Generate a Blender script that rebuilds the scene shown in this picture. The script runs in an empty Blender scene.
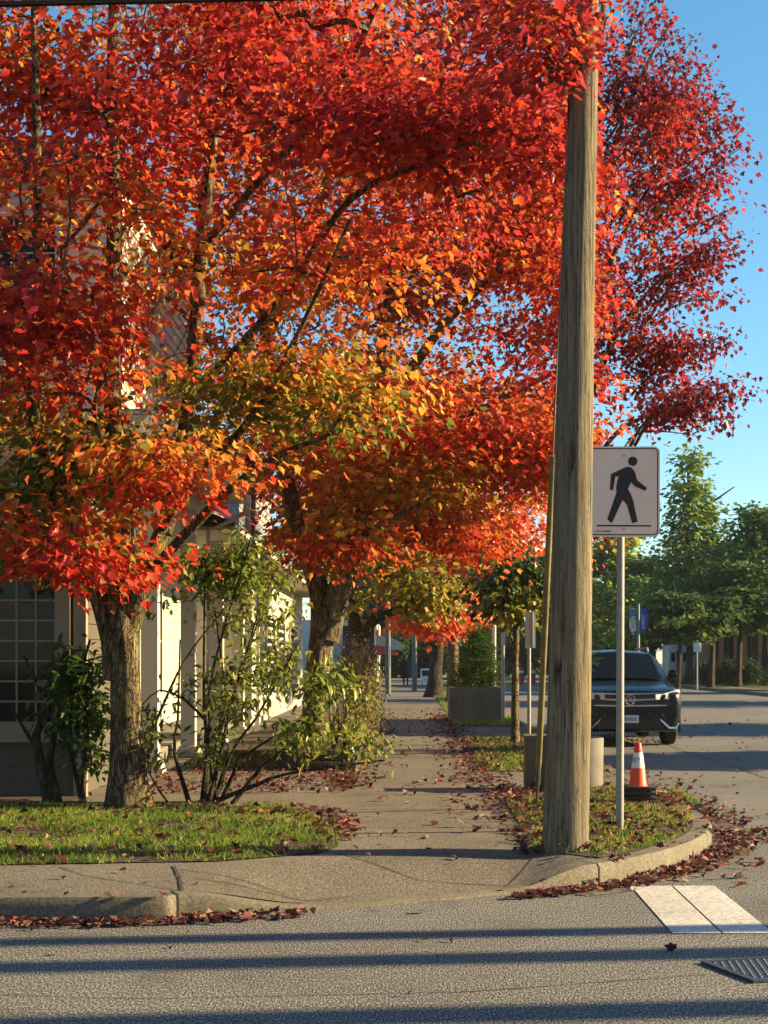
import bpy, bmesh, math, random
import numpy as np
from mathutils import Vector
random.seed(7)
RNG = np.random.default_rng(11)
SC = bpy.context.scene
COL = SC.collection
F, CX, HY, CH = 1538.0, 404.0, 661.0, 1.55
R = math.radians
def P(px, py, Y):
    return ((px - CX) / F * Y, Y, CH - (py - HY) / F * Y)

# ------------------------------------------------------------------ materials
def new_mat(name):
    m = bpy.data.materials.new(name); m.use_nodes = True
    nt = m.node_tree
    return m, nt, nt.nodes['Principled BSDF']
def nd(nt, typ, **kw):
    n = nt.nodes.new(typ)
    for k, v in kw.items():
        if k in n.inputs: n.inputs[k].default_value = v
        else: setattr(n, k, v)
    return n
def ramp(nt, fac, stops):
    r = nt.nodes.new('ShaderNodeValToRGB')
    el = r.color_ramp.elements
    while len(el) < len(stops): el.new(0.5)
    for e, (p, c) in zip(el, stops):
        e.position = p; e.color = (c[0], c[1], c[2], 1)
    nt.links.new(fac, r.inputs[0])
    return r.outputs[0]
def mixc(nt, fac, a, b, mode='MIX'):
    m = nt.nodes.new('ShaderNodeMix'); m.data_type = 'RGBA'; m.blend_type = mode
    for sock, v in ((m.inputs[0], fac), (m.inputs[6], a), (m.inputs[7], b)):
        if hasattr(v, 'is_linked'): nt.links.new(v, sock)
        elif isinstance(v, (int, float)): sock.default_value = v
        else: sock.default_value = (v[0], v[1], v[2], 1)
    return m.outputs[2]
def coords(nt, scale=(1, 1, 1)):
    t = nt.nodes.new('ShaderNodeTexCoord')
    mp = nt.nodes.new('ShaderNodeMapping'); mp.inputs['Scale'].default_value = scale
    nt.links.new(t.outputs['Object'], mp.inputs[0])
    return mp.outputs[0]
def noise(nt, vec, scale, detail=4, rough=.55, dist=0):
    n = nd(nt, 'ShaderNodeTexNoise', Scale=scale, Detail=detail, Roughness=rough, Distortion=dist)
    nt.links.new(vec, n.inputs['Vector'])
    return n.outputs['Fac']
def bump(nt, b, h, strength=.3, dist=.01):
    n = nd(nt, 'ShaderNodeBump', Strength=strength, Distance=dist)
    nt.links.new(h, n.inputs['Height']); nt.links.new(n.outputs[0], b.inputs['Normal'])
def plain(name, c, rough=.6, metal=0, spec=.5, var=.12, scale=6, bs=0):
    m, nt, b = new_mat(name)
    v = coords(nt)
    f = noise(nt, v, scale, 5)
    lo = [x * (1 - var) for x in c]; hi = [min(1, x * (1 + var)) for x in c]
    nt.links.new(ramp(nt, f, [(.3, lo), (.7, hi)]), b.inputs['Base Color'])
    b.inputs['Roughness'].default_value = rough; b.inputs['Metallic'].default_value = metal
    b.inputs['Specular IOR Level'].default_value = spec
    if bs: bump(nt, b, noise(nt, v, scale * 8, 4), bs, .004)
    return m
def grain(name, c0, c1, c2, fine, rough=.85, patch=.6, bs=.5, stain=None, bd=.006, sy=1.0):
    """speckled stone-like surface: fine aggregate over broad patches"""
    m, nt, b = new_mat(name)
    v = coords(nt)
    f = noise(nt, coords(nt, (1, sy, 1)), fine, 2, .6)
    col = ramp(nt, f, [(.33, c0), (.5, c1), (.66, c2)])
    p = noise(nt, v, patch, 6, .6)
    col = mixc(nt, ramp(nt, p, [(.3, (0, 0, 0)), (.75, (1, 1, 1))]), col, mixc(nt, 1.0, col, (.66, .64, .62), 'MULTIPLY'))
    if stain:
        s = noise(nt, v, stain[1], 6, .7, .4)
        col = mixc(nt, ramp(nt, s, [(.55, (0, 0, 0)), (.7, (.55, .55, .55))]), col, stain[0])
    nt.links.new(col, b.inputs['Base Color'])
    b.inputs['Roughness'].default_value = rough
    b.inputs['Specular IOR Level'].default_value = .25
    bump(nt, b, f, bs, bd)
    return m
def bark(name, c0, c1, c2, sx=14, sz=3.5, moss=None, bs=.9, bd=.03):
    m, nt, b = new_mat(name)
    v = coords(nt, (1, 1, sz / sx))
    f = noise(nt, v, sx, 8, .7, .8)
    col = ramp(nt, f, [(.36, c0), (.5, c1), (.64, c2)])
    # long plates divided by dark furrows, and pale lichen blotches
    k = nd(nt, 'ShaderNodeTexVoronoi', Scale=sx * .9); k.feature = 'DISTANCE_TO_EDGE'
    wv = nt.nodes.new('ShaderNodeVectorMath'); wv.operation = 'ADD'
    ns = nd(nt, 'ShaderNodeTexNoise', Scale=6.0, Detail=3); nt.links.new(coords(nt), ns.inputs['Vector'])
    sc = nt.nodes.new('ShaderNodeVectorMath'); sc.operation = 'SCALE'; sc.inputs['Scale'].default_value = .12
    nt.links.new(ns.outputs['Color'], sc.inputs[0]); nt.links.new(coords(nt, (1, 1, .22)), wv.inputs[0]); nt.links.new(sc.outputs[0], wv.inputs[1])
    nt.links.new(wv.outputs[0], k.inputs['Vector'])
    fur = ramp(nt, k.outputs['Distance'], [(.01, (1, 1, 1)), (.09, (0, 0, 0))])
    mm = nt.nodes.new('ShaderNodeMath'); mm.operation = 'MULTIPLY'; mm.inputs[1].default_value = .5; nt.links.new(fur, mm.inputs[0])
    col = mixc(nt, mm.outputs[0], col, c0)
    if moss:
        s = noise(nt, coords(nt), 5.0, 6, .7)
        col = mixc(nt, ramp(nt, s, [(.5, (0, 0, 0)), (.62, (.75, .75, .75))]), col, moss)
    nt.links.new(col, b.inputs['Base Color'])
    b.inputs['Roughness'].default_value = .9; b.inputs['Specular IOR Level'].default_value = .2
    hs = nt.nodes.new('ShaderNodeMath'); hs.operation = 'SUBTRACT'; nt.links.new(f, hs.inputs[0]); nt.links.new(fur, hs.inputs[1])
    bump(nt, b, hs.outputs[0], bs, bd)
    return m
def foliage(name, trans=.5, rough=.45, spec=.35):
    m, nt, b = new_mat(name)
    a = nt.nodes.new('ShaderNodeVertexColor'); a.layer_name = 'Col'
    nt.links.new(a.outputs[0], b.inputs['Base Color'])
    b.inputs['Roughness'].default_value = rough; b.inputs['Specular IOR Level'].default_value = spec
    t = nt.nodes.new('ShaderNodeBsdfTranslucent')
    g = nd(nt, 'ShaderNodeGamma'); g.inputs[1].default_value = .86
    nt.links.new(a.outputs[0], g.inputs[0]); nt.links.new(g.outputs[0], t.inputs[0])
    mx = nt.nodes.new('ShaderNodeMixShader'); mx.inputs[0].default_value = trans
    nt.links.new(b.outputs[0], mx.inputs[1]); nt.links.new(t.outputs[0], mx.inputs[2])
    nt.links.new(mx.outputs[0], nt.nodes['Material Output'].inputs[0])
    return m

M = {}
M['asphalt'] = grain('asphalt', (.03, .029, .029), (.135, .13, .12), (.38, .36, .32), 105, .85, .45, .45, ((.055, .054, .053), 1.3), .012, .30)
M['concrete'] = grain('concrete', (.07, .06, .048), (.155, .136, .107), (.27, .24, .185), 80, .85, .7, .3, ((.07, .06, .046), 1.4), .008, .45)
M['kerbstone'] = grain('kerbstone', (.10, .09, .068), (.165, .145, .108), (.23, .20, .15), 60, .85, 2.2, .15, ((.13, .125, .07), 5))
M['soil'] = grain('soil', (.03, .022, .014), (.07, .05, .03), (.13, .09, .055), 30, .95, 2, .8)
M['earth'] = grain('earth', (.03, .035, .015), (.05, .055, .022), (.08, .08, .04), 3, .95, .05, .3)
M['paint'] = grain('worn_road_paint', (.38, .36, .34), (.60, .57, .53), (.72, .69, .64), 35, .7, 1.5, .3, ((.25, .24, .23), 9))
M['joint'] = plain('joint', (.03, .026, .022), .95)
M['iron'] = plain('cast_iron', (.07, .075, .09), .45, .7, .5, .3, 30)
M['bark'] = bark('maple_bark', (.016, .011, .007), (.11, .08, .046), (.38, .295, .17), 26, 5, (.17, .15, .055), 1.0, .05)
M['bark_pale'] = bark('pale_bark', (.035, .025, .016), (.16, .12, .07), (.36, .29, .18), 22, 6, (.17, .16, .06), 1.0, .05)
M['bark_dark'] = bark('dark_bark', (.014, .011, .008), (.045, .034, .024), (.10, .08, .055), 20, 5)
M['leaf'] = foliage('autumn_leaf', .55, .4, .4)
M['leaf_green'] = foliage('green_leaf', .5, .35, .5)
M['litter'] = foliage('fallen_leaf', .15, .6, .25)
M['grass'] = foliage('grass_blade', .4, .5, .3)
M['needle'] = foliage('evergreen_leaf', .4, .6, .2)
def wood_pole():
    m, nt, b = new_mat('weathered_pole_wood')
    v = coords(nt, (1, 1, .035))
    f = noise(nt, v, 42, 7, .7, .3)
    col = ramp(nt, f, [(.3, (.045, .034, .022)), (.45, (.19, .15, .095)), (.6, (.32, .26, .17)), (.75, (.48, .40, .27))])
    k = nd(nt, 'ShaderNodeTexVoronoi', Scale=2.1); k.feature = 'F1'
    nt.links.new(coords(nt, (2.2, 2.2, .55)), k.inputs['Vector'])
    col = mixc(nt, ramp(nt, k.outputs['Distance'], [(.05, (.9, .9, .9)), (.16, (0, 0, 0))]), col, (.05, .035, .022))
    s = noise(nt, coords(nt, (1, 1, .4)), 2.5, 6, .7)
    col = mixc(nt, ramp(nt, s, [(.45, (0, 0, 0)), (.7, (.6, .6, .6))]), col, (.16, .16, .12))
    c = noise(nt, coords(nt, (1, 1, .02)), 16, 2, .5, 1.2)
    crack = ramp(nt, c, [(.485, (0, 0, 0)), (.5, (1, 1, 1)), (.515, (0, 0, 0))])
    col = mixc(nt, crack, col, (.02, .015, .01))
    nt.links.new(col, b.inputs['Base Color']); b.inputs['Roughness'].default_value = .85
    b.inputs['Specular IOR Level'].default_value = .2
    g = noise(nt, coords(nt, (1, 1, .30)), 34, 6, .75)
    col = mixc(nt, ramp(nt, g, [(.32, (.85, .85, .85)), (.44, (0, 0, 0))]), col, (.045, .034, .022))
    nt.links.new(col, b.inputs['Base Color'])
    hsum = nt.nodes.new('ShaderNodeMath'); hsum.operation = 'ADD'; nt.links.new(f, hsum.inputs[0]); nt.links.new(g, hsum.inputs[1])
    bump(nt, b, hsum.outputs[0], 1.0, .03)
    return m
M['pole_wood'] = wood_pole()
M['timber'] = bark('old_timber', (.02, .016, .012), (.055, .042, .03), (.11, .085, .06), 12, 12, None, .4, .01)
M['galv'] = plain('galvanised_steel', (.27, .265, .245), .55, .35, .5, .15, 20)
M['alu_back'] = plain('aluminium', (.45, .44, .40), .5, .5, .5, .1, 10)
M['sign_face'] = plain('sign_face', (.86, .67, .56), .55, 0, .3, .04, 5)
M['sign_black'] = plain('sign_black', (.012, .014, .02), .5)
M['guard'] = plain('guy_guard_plastic', (.17, .14, .05), .5, 0, .4, .35, 9)
M['wire'] = plain('wire_rope', (.12, .115, .11), .5, .6)
M['rubber'] = plain('black_rubber', (.018, .018, .019), .75)
M['orange'] = plain('cone_orange', (.75, .085, .025), .5, 0, .4, .08, 9)
M['red_top'] = plain('cone_top_red', (.70, .045, .035), .5, 0, .4, .08, 9)
M['collar'] = plain('cone_reflective_white', (.72, .71, .68), .35, 0, .5, .06, 12)
M['pot'] = plain('grey_planter', (.17, .155, .13), .8, 0, .3, .18, 5, .3)
M['cable'] = plain('cable_black', (.006, .006, .006), 1, 0, .02)
M['tan_trim'] = plain('tan_trim', (.27, .215, .15), .6, 0, .2, .08, 3)
M['cream_sunlit'] = plain('cream_siding_sunlit', (.62, .59, .49), .65, 0, .3, .06, 2)  # lighter copy of the cream siding, its colour standing in for sun on the wall
M['blue_siding'] = plain('blue_grey_siding', (.21, .225, .24), .65, 0, .3, .06, 2)
M['bin'] = plain('olive_box', (.12, .105, .07), .7, 0, .3, .15, 5)
M['conc_old'] = grain('weathered_concrete', (.08, .075, .06), (.15, .14, .115), (.22, .21, .17), 30, .9, 1.6, .4, ((.06, .065, .04), 2.5))
M['trim'] = plain('white_trim', (.48, .455, .40), .55, 0, .3, .06, 3)
M['white_wall'] = plain('cream_siding', (.42, .395, .33), .65, 0, .3, .06, 2)
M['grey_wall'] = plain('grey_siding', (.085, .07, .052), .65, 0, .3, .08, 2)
M['soffit'] = plain('soffit', (.40, .37, .31), .7, 0, .3, .06, 2)
M['shingle'] = bark('roof_shingle', (.03, .03, .032), (.06, .06, .062), (.10, .10, .10), 22, 22, None, .5, .01)
def glass(name, c=(.012, .013, .015), rough=.06, spec=.2):
    m, nt, b = new_mat(name)
    b.inputs['Base Color'].default_value = (*c, 1); b.inputs['Roughness'].default_value = rough
    b.inputs['Specular IOR Level'].default_value = spec
    v = coords(nt); bump(nt, b, noise(nt, v, 1.5, 2), .05, .02)
    return m
M['glass'] = glass('window_glass'); M['car_glass'] = glass('car_glass', (.006, .008, .010), .05, .12)
M['curtain'] = plain('curtain', (.06, .055, .05), .9)
M['deck'] = plain('porch_deck', (.17, .155, .13), .8, 0, .2, .15, 4)
M['brick'] = None
def brick():
    m, nt, b = new_mat('red_brick')
    t = nd(nt, 'ShaderNodeTexBrick', Scale=4.0)
    t.inputs['Color1'].default_value = (.27, .105, .065, 1); t.inputs['Color2'].default_value = (.21, .08, .05, 1)
    t.inputs['Mortar'].default_value = (.25, .2, .17, 1)
    mp = nt.nodes.new('ShaderNodeMapping'); mp.inputs['Rotation'].default_value = (R(90), 0, 0)
    tc = nt.nodes.new('ShaderNodeTexCoord'); nt.links.new(tc.outputs['Object'], mp.inputs[0])
    nt.links.new(mp.outputs[0], t.inputs['Vector'])
    nt.links.new(t.outputs[0], b.inputs['Base Color']); b.inputs['Roughness'].default_value = .85
    return m
M['brick'] = brick()
def carpaint():
    m, nt, b = new_mat('dark_blue_car_paint')
    b.inputs['Base Color'].default_value = (.004, .006, .009, 1); b.inputs['Roughness'].default_value = .28
    b.inputs['Coat Weight'].default_value = .12; b.inputs['Specular IOR Level'].default_value = .3; b.inputs['Coat Roughness'].default_value = .04
    b.inputs['Metallic'].default_value = 0
    v = coords(nt); f = noise(nt, v, 3, 5, .7)
    nt.links.new(ramp(nt, f, [(.3, (.2, .2, .2)), (.8, (.42, .42, .42))]), b.inputs['Roughness'])
    return m
M['paint_blue'] = carpaint()
M['chrome'] = plain('chrome', (.75, .77, .80), .15, 1, .5, .03)
M['lamp'] = plain('headlight_lens', (.62, .66, .68), .2, 0, .8, .25, 12)
M['plate'] = plain('plate_white', (.55, .56, .58), .5)
M['blackgloss'] = plain('black_gloss', (.008, .009, .011), .25)
M['tyre'] = plain('tyre', (.015, .015, .015), .85)
M['rim'] = plain('alloy_rim', (.3, .31, .32), .35, .8)
M['blue'] = plain('banner_blue', (.02, .07, .30), .7)
M['white'] = plain('white_paint', (.7, .7, .68), .6, 0, .3, .06)
M['offwhite'] = plain('cream_paint', (.52, .50, .44), .6)
M['awning_red'] = plain('red_awning', (.38, .04, .035), .8)
M['awning_white'] = plain('cream_awning', (.58, .53, .46), .8)
M['red_paint'] = plain('red_paint', (.42, .035, .03), .6)
M['pale_blue'] = plain('pale_blue_box', (.36, .46, .52), .6)
M['postgrey'] = plain('grey_post', (.09, .095, .09), .6, .2)
M['postdark'] = plain('dark_post', (.012, .013, .012), .8)
M['cloth_dark'] = plain('dark_coat', (.012, .013, .02), .9)
M['skin'] = plain('skin', (.32, .19, .13), .6)
M['hair'] = plain('dark_hair', (.012, .01, .008), .7)
M['metal_dark'] = plain('gutter_metal', (.30, .28, .23), .5, .1)

# ------------------------------------------------------------------ mesh helpers
class MB:
    def __init__(s): s.v = []; s.f = []; s.smooth = []; s.mi = []; s.cur = 0
    def add(s, vs, fs, smooth=False):
        o = len(s.v); s.v += [tuple(map(float, p)) for p in vs]
        for f in fs:
            s.f.append(tuple(i + o for i in f)); s.smooth.append(smooth); s.mi.append(s.cur)
        return s
    def box(s, x0, x1, y0, y1, z0, z1):
        v = [(x, y, z) for z in (z0, z1) for y in (y0, y1) for x in (x0, x1)]
        return s.add(v, [(0, 2, 3, 1), (4, 5, 7, 6), (0, 1, 5, 4), (2, 6, 7, 3), (0, 4, 6, 2), (1, 3, 7, 5)])
    def bbox(s, x0, x1, y0, y1, z0, z1, b=.01):
        bm = bmesh.new(); bmesh.ops.create_cube(bm, size=1)
        for v in bm.verts:
            v.co = Vector(((x0 + x1) / 2 + v.co.x * (x1 - x0), (y0 + y1) / 2 + v.co.y * (y1 - y0), (z0 + z1) / 2 + v.co.z * (z1 - z0)))
        bmesh.ops.bevel(bm, geom=bm.edges[:], offset=b, segments=2, affect='EDGES', profile=.5)
        bm.verts.index_update()
        s.add([v.co[:] for v in bm.verts], [[v.index for v in f.verts] for f in bm.faces]); bm.free()
        return s
    def tube(s, pts, rad, n=8, cap=True, noise_amp=0, rnd=None):
        pts = [Vector(p) for p in pts]
        if not isinstance(rad, (list, tuple, np.ndarray)): rad = [rad] * len(pts)
        vs, fs = [], []
        t = (pts[1] - pts[0]).normalized()
        u = t.orthogonal().normalized()
        for i, p in enumerate(pts):
            if i < len(pts) - 1 and i > 0: t2 = (pts[i + 1] - pts[i - 1])
            elif i == 0: t2 = pts[1] - pts[0]
            else: t2 = pts[i] - pts[i - 1]
            t2 = t2.normalized() if t2.length > 1e-9 else t
            u = (u - t2 * u.dot(t2)); u = u.normalized() if u.length > 1e-6 else t2.orthogonal().normalized()
            w = t2.cross(u); t = t2
            for k in range(n):
                a = 2 * math.pi * k / n
                rr = rad[i]
                if noise_amp: rr *= 1 + noise_amp * (rnd(i, k))
                vs.append(p + (u * math.cos(a) + w * math.sin(a)) * rr)
        for i in range(len(pts) - 1):
            for k in range(n):
                a, b = i * n + k, i * n + (k + 1) % n
                fs.append((a, b, b + n, a + n))
        if cap:
            fs.append(tuple(reversed(range(n)))); fs.append(tuple((len(pts) - 1) * n + k for k in range(n)))
        return s.add(vs, fs, n > 4)
    def lathe(s, prof, c=(0, 0, 0), n=24, caps=True):
        vs, fs = [], []
        for r, z in prof:
            for k in range(n):
                a = 2 * math.pi * k / n
                vs.append((c[0] + r * math.cos(a), c[1] + r * math.sin(a), c[2] + z))
        for i in range(len(prof) - 1):
            for k in range(n):
                a, b = i * n + k, i * n + (k + 1) % n
                fs.append((a, b, b + n, a + n))
        if caps:
            fs.append(tuple(reversed(range(n)))); fs.append(tuple((len(prof) - 1) * n + k for k in range(n)))
        return s.add(vs, fs, True)
    def prism(s, poly, axis, a, b):
        """polygon in the two other axes, extruded along axis from a to b"""
        n = len(poly)
        def mk(p, t):
            return {'x': (t, p[0], p[1]), 'y': (p[0], t, p[1]), 'z': (p[0], p[1], t)}[axis]
        vs = [mk(p, a) for p in poly] + [mk(p, b) for p in poly]
        fs = [tuple(range(n)), tuple(reversed(range(n, 2 * n)))]
        fs += [(i, i + n, (i + 1) % n + n, (i + 1) % n) for i in range(n)]
        return s.add(vs, fs)
    def build(s, name, mat, parent=None, world=True):
        me = bpy.data.meshes.new(name)
        off = Vector((0, 0, 0)); p = parent
        if world:
            while p is not None: off += p.location; p = p.parent
        me.from_pydata([(a - off.x, b - off.y, c - off.z) for a, b, c in s.v], [], s.f)
        for m in (mat if isinstance(mat, list) else [mat]): me.materials.append(m)
        me.polygons.foreach_set('use_smooth', s.smooth)
        me.polygons.foreach_set('material_index', s.mi)
        bm = bmesh.new(); bm.from_mesh(me); bmesh.ops.recalc_face_normals(bm, faces=bm.faces[:]); bm.to_mesh(me); bm.free()
        try: me.set_sharp_from_angle(angle=R(40))
        except Exception: pass
        me.update()
        o = bpy.data.objects.new(name, me); COL.objects.link(o)
        if parent: o.parent = parent
        return o
def tag(o, label=None, cat=None, group=None, kind=None):
    if label: o['label'] = label
    if cat: o['category'] = cat
    if group: o['group'] = group
    if kind: o['kind'] = kind
    return o
def thing(name, label, cat, loc, group=None):
    o = bpy.data.objects.new(name, None); COL.objects.link(o)
    o.location = loc; o.empty_display_size = .2
    return tag(o, label, cat, group)
def copy_thing(o, loc, label=None, rotz=None, scale=None):
    r = o.copy(); COL.objects.link(r); r.location = loc
    if label: r['label'] = label
    if rotz is not None: r.rotation_euler.z = rotz
    if scale: r.scale = (scale,) * 3
    for ch in list(o.children):
        c = ch.copy(); COL.objects.link(c); c.parent = r
        for g in list(ch.children):
            d = g.copy(); COL.objects.link(d); d.parent = c
    return r
def text_mesh(body, size, name, mat, parent, place, extrude=.0008):
    """lettering as a mesh; place maps (x, y, z) of the flat text to world"""
    cu = bpy.data.curves.new(name, 'FONT'); cu.body = body; cu.size = size; cu.extrude = extrude
    cu.align_x = 'CENTER'; cu.align_y = 'CENTER'
    to = bpy.data.objects.new(name, cu); COL.objects.link(to)
    dg = bpy.context.evaluated_depsgraph_get()
    me = bpy.data.meshes.new_from_object(to.evaluated_get(dg))
    bpy.data.objects.remove(to)
    b = MB(); b.add([place(*v.co) for v in me.vertices], [tuple(p.vertices) for p in me.polygons])
    bpy.data.meshes.remove(me)
    return b.build(name, mat, parent)

# ------------------------------------------------------------------ numpy value noise
_T = np.random.default_rng(5).random((32, 32, 32))
def vnoise(p, f, oct=2):
    p = np.asarray(p, float) * f; out = 0; amp = 1; tot = 0
    for _ in range(oct):
        i = np.floor(p).astype(int); t = p - i; t = t * t * (3 - 2 * t)
        a = 0
        for dx in (0, 1):
            for dy in (0, 1):
                for dz in (0, 1):
                    w = (t[:, 0] if dx else 1 - t[:, 0]) * (t[:, 1] if dy else 1 - t[:, 1]) * (t[:, 2] if dz else 1 - t[:, 2])
                    a = a + w * _T[(i[:, 0] + dx) % 32, (i[:, 1] + dy) % 32, (i[:, 2] + dz) % 32]
        out = out + a * amp; tot += amp; amp *= .5; p = p * 2.03 + 7.1
    return out / tot
def smooth(a, b, x):
    t = np.clip((np.asarray(x, float) - a) / (b - a), 0, 1)
    return t * t * (3 - 2 * t)

# ------------------------------------------------------------------ leaves
MAPLE_V = np.array([(0, 0, 0), (.31, .02, .08), (.31, .25, .07), (.55, .50, .11), (.25, .64, .03), (0, 1.02, -.16),
                    (-.31, .02, .08), (-.31, .25, .07), (-.55, .50, .11), (-.25, .64, .03)])
MAPLE_F = [(0, 1, 2, 3, 4, 5), (0, 5, 9, 8, 7, 6)]
OVAL_V = np.array([(0, 0, 0), (.17, .3, .04), (.18, .62, .04), (0, 1, -.12), (-.17, .3, .04), (-.18, .62, .04)])
OVAL_F = [(0, 1, 2, 3), (0, 3, 5, 4)]
KITE_V = np.array([(0, 0, 0), (.42, .45, .05), (0, 1, -.05), (-.42, .45, .05)])
KITE_F = [(0, 1, 2, 3)]
BLADE_V = np.array([(-.06, 0, 0), (.06, 0, 0), (.03, .6, .06), (0, 1, .2)])
BLADE_F = [(0, 1, 2, 3)]
SHAPES = {'maple': (MAPLE_V, MAPLE_F), 'oval': (OVAL_V, OVAL_F), 'kite': (KITE_V, KITE_F), 'blade': (BLADE_V, BLADE_F)}
def norm(a): return a / np.maximum(np.linalg.norm(a, axis=1, keepdims=True), 1e-9)
def leaf_mesh(name, shape, pos, tip, up, size, colr, mat, parent=None, curlmul=1.0):
    TV, TF = SHAPES[shape]
    pos = np.asarray(pos, float); n = len(pos)
    tip = norm(tip); side = norm(np.cross(tip, up)); nrm = np.cross(side, tip)
    off = np.zeros(3); p = parent
    while p is not None: off += np.array(p.location); p = p.parent
    k = len(TV)
    wob = 1 + (RNG.random((n, 1, 1)) - .5) * .6
    curl = (RNG.random((n, 1)) * 2.8 - .5) * curlmul
    V = pos[:, None, :] - off + size[:, None, None] * (side[:, None, :] * TV[None, :, 0:1] * wob + tip[:, None, :] * TV[None, :, 1:2]
        + nrm[:, None, :] * (TV[None, :, 2:3] * curl[:, :, None]))
    me = bpy.data.meshes.new(name)
    me.vertices.add(n * k); me.vertices.foreach_set('co', V.reshape(-1).astype(np.float32))
    flat = np.concatenate([np.array(f) for f in TF]); L = len(flat)
    idx = (np.arange(n)[:, None] * k + flat[None, :]).reshape(-1)
    starts1 = np.cumsum([0] + [len(f) for f in TF[:-1]])
    starts = (np.arange(n)[:, None] * L + starts1[None, :]).reshape(-1)
    me.loops.add(n * L); me.loops.foreach_set('vertex_index', idx.astype(np.int32))
    me.polygons.add(n * len(TF)); me.polygons.foreach_set('loop_start', starts.astype(np.int32))
    me.update(calc_edges=True); me.validate()
    ca = me.color_attributes.new('Col', 'FLOAT_COLOR', 'POINT')
    C4 = np.ones((n, k, 4), np.float32); C4[:, :, :3] = colr[:, None, :]
    if k == 10:  # midrib paler and more golden than the lobe tips
        C4[:, (0, 2, 4, 7, 9), 1] *= 1.18; C4[:, (0, 2, 4, 7, 9), :3] *= 1.1; C4[:, (3, 5, 8), :3] *= .82
    ca.data.foreach_set('color', C4.reshape(-1))
    me.materials.append(mat)
    o = bpy.data.objects.new(name, me); COL.objects.link(o)
    if parent: o.parent = parent
    return o
STOPS = np.array([0, .18, .36, .55, .75, 1.0])
PAL = np.array([(.075, .115, .018), (.25, .20, .02), (.62, .27, .03), (.66, .105, .022), (.64, .034, .020), (.18, .015, .028)])
def autumn(t):
    t = np.clip(t, 0, 1)
    return np.stack([np.interp(t, STOPS, PAL[:, i]) for i in range(3)], 1)
GST = np.array([0, .4, .75, 1.0])
GPAL = np.array([(.012, .03, .010), (.045, .09, .015), (.18, .23, .03), (.38, .32, .05)])
def greens(t):
    t = np.clip(t, 0, 1)
    return np.stack([np.interp(t, GST, GPAL[:, i]) for i in range(3)], 1)

def catmull(pts, step=.25):
    pts = [Vector(p) for p in pts]
    if len(pts) == 2: q = [pts[0] * 2 - pts[1]] + pts + [pts[1] * 2 - pts[0]]
    else: q = [pts[0] * 2 - pts[1]] + pts + [pts[-1] * 2 - pts[-2]]
    out = []; par = []
    for i in range(1, len(q) - 2):
        n = max(2, int((q[i + 1] - q[i]).length / step))
        for k in range(n):
            t = k / n; a, b, c, d = q[i - 1], q[i], q[i + 1], q[i + 2]
            out.append(.5 * ((2 * b) + (c - a) * t + (2 * a - 5 * b + 4 * c - d) * t * t + (3 * b - a - 3 * c + d) * t ** 3))
            par.append((i - 1 + t) / (len(pts) - 1))
    out.append(pts[-1]); par.append(1.0)
    return out, par

def blob_points(blobs, rng, shell=.45, gap=.53, lay=(1, 1, 1)):
    out = []
    for (c, r, n) in blobs:
        d = norm(rng.normal(size=(n * 3, 3))); u = rng.random((n * 3, 1)) ** shell
        p = np.array(c) + d * u * np.array(r)
        keep = vnoise(p * np.array(lay), .95, 2) + rng.random(len(p)) * .12 > gap
        p = p[keep][:n]
        out.append(p)
    return np.concatenate(out)

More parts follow.
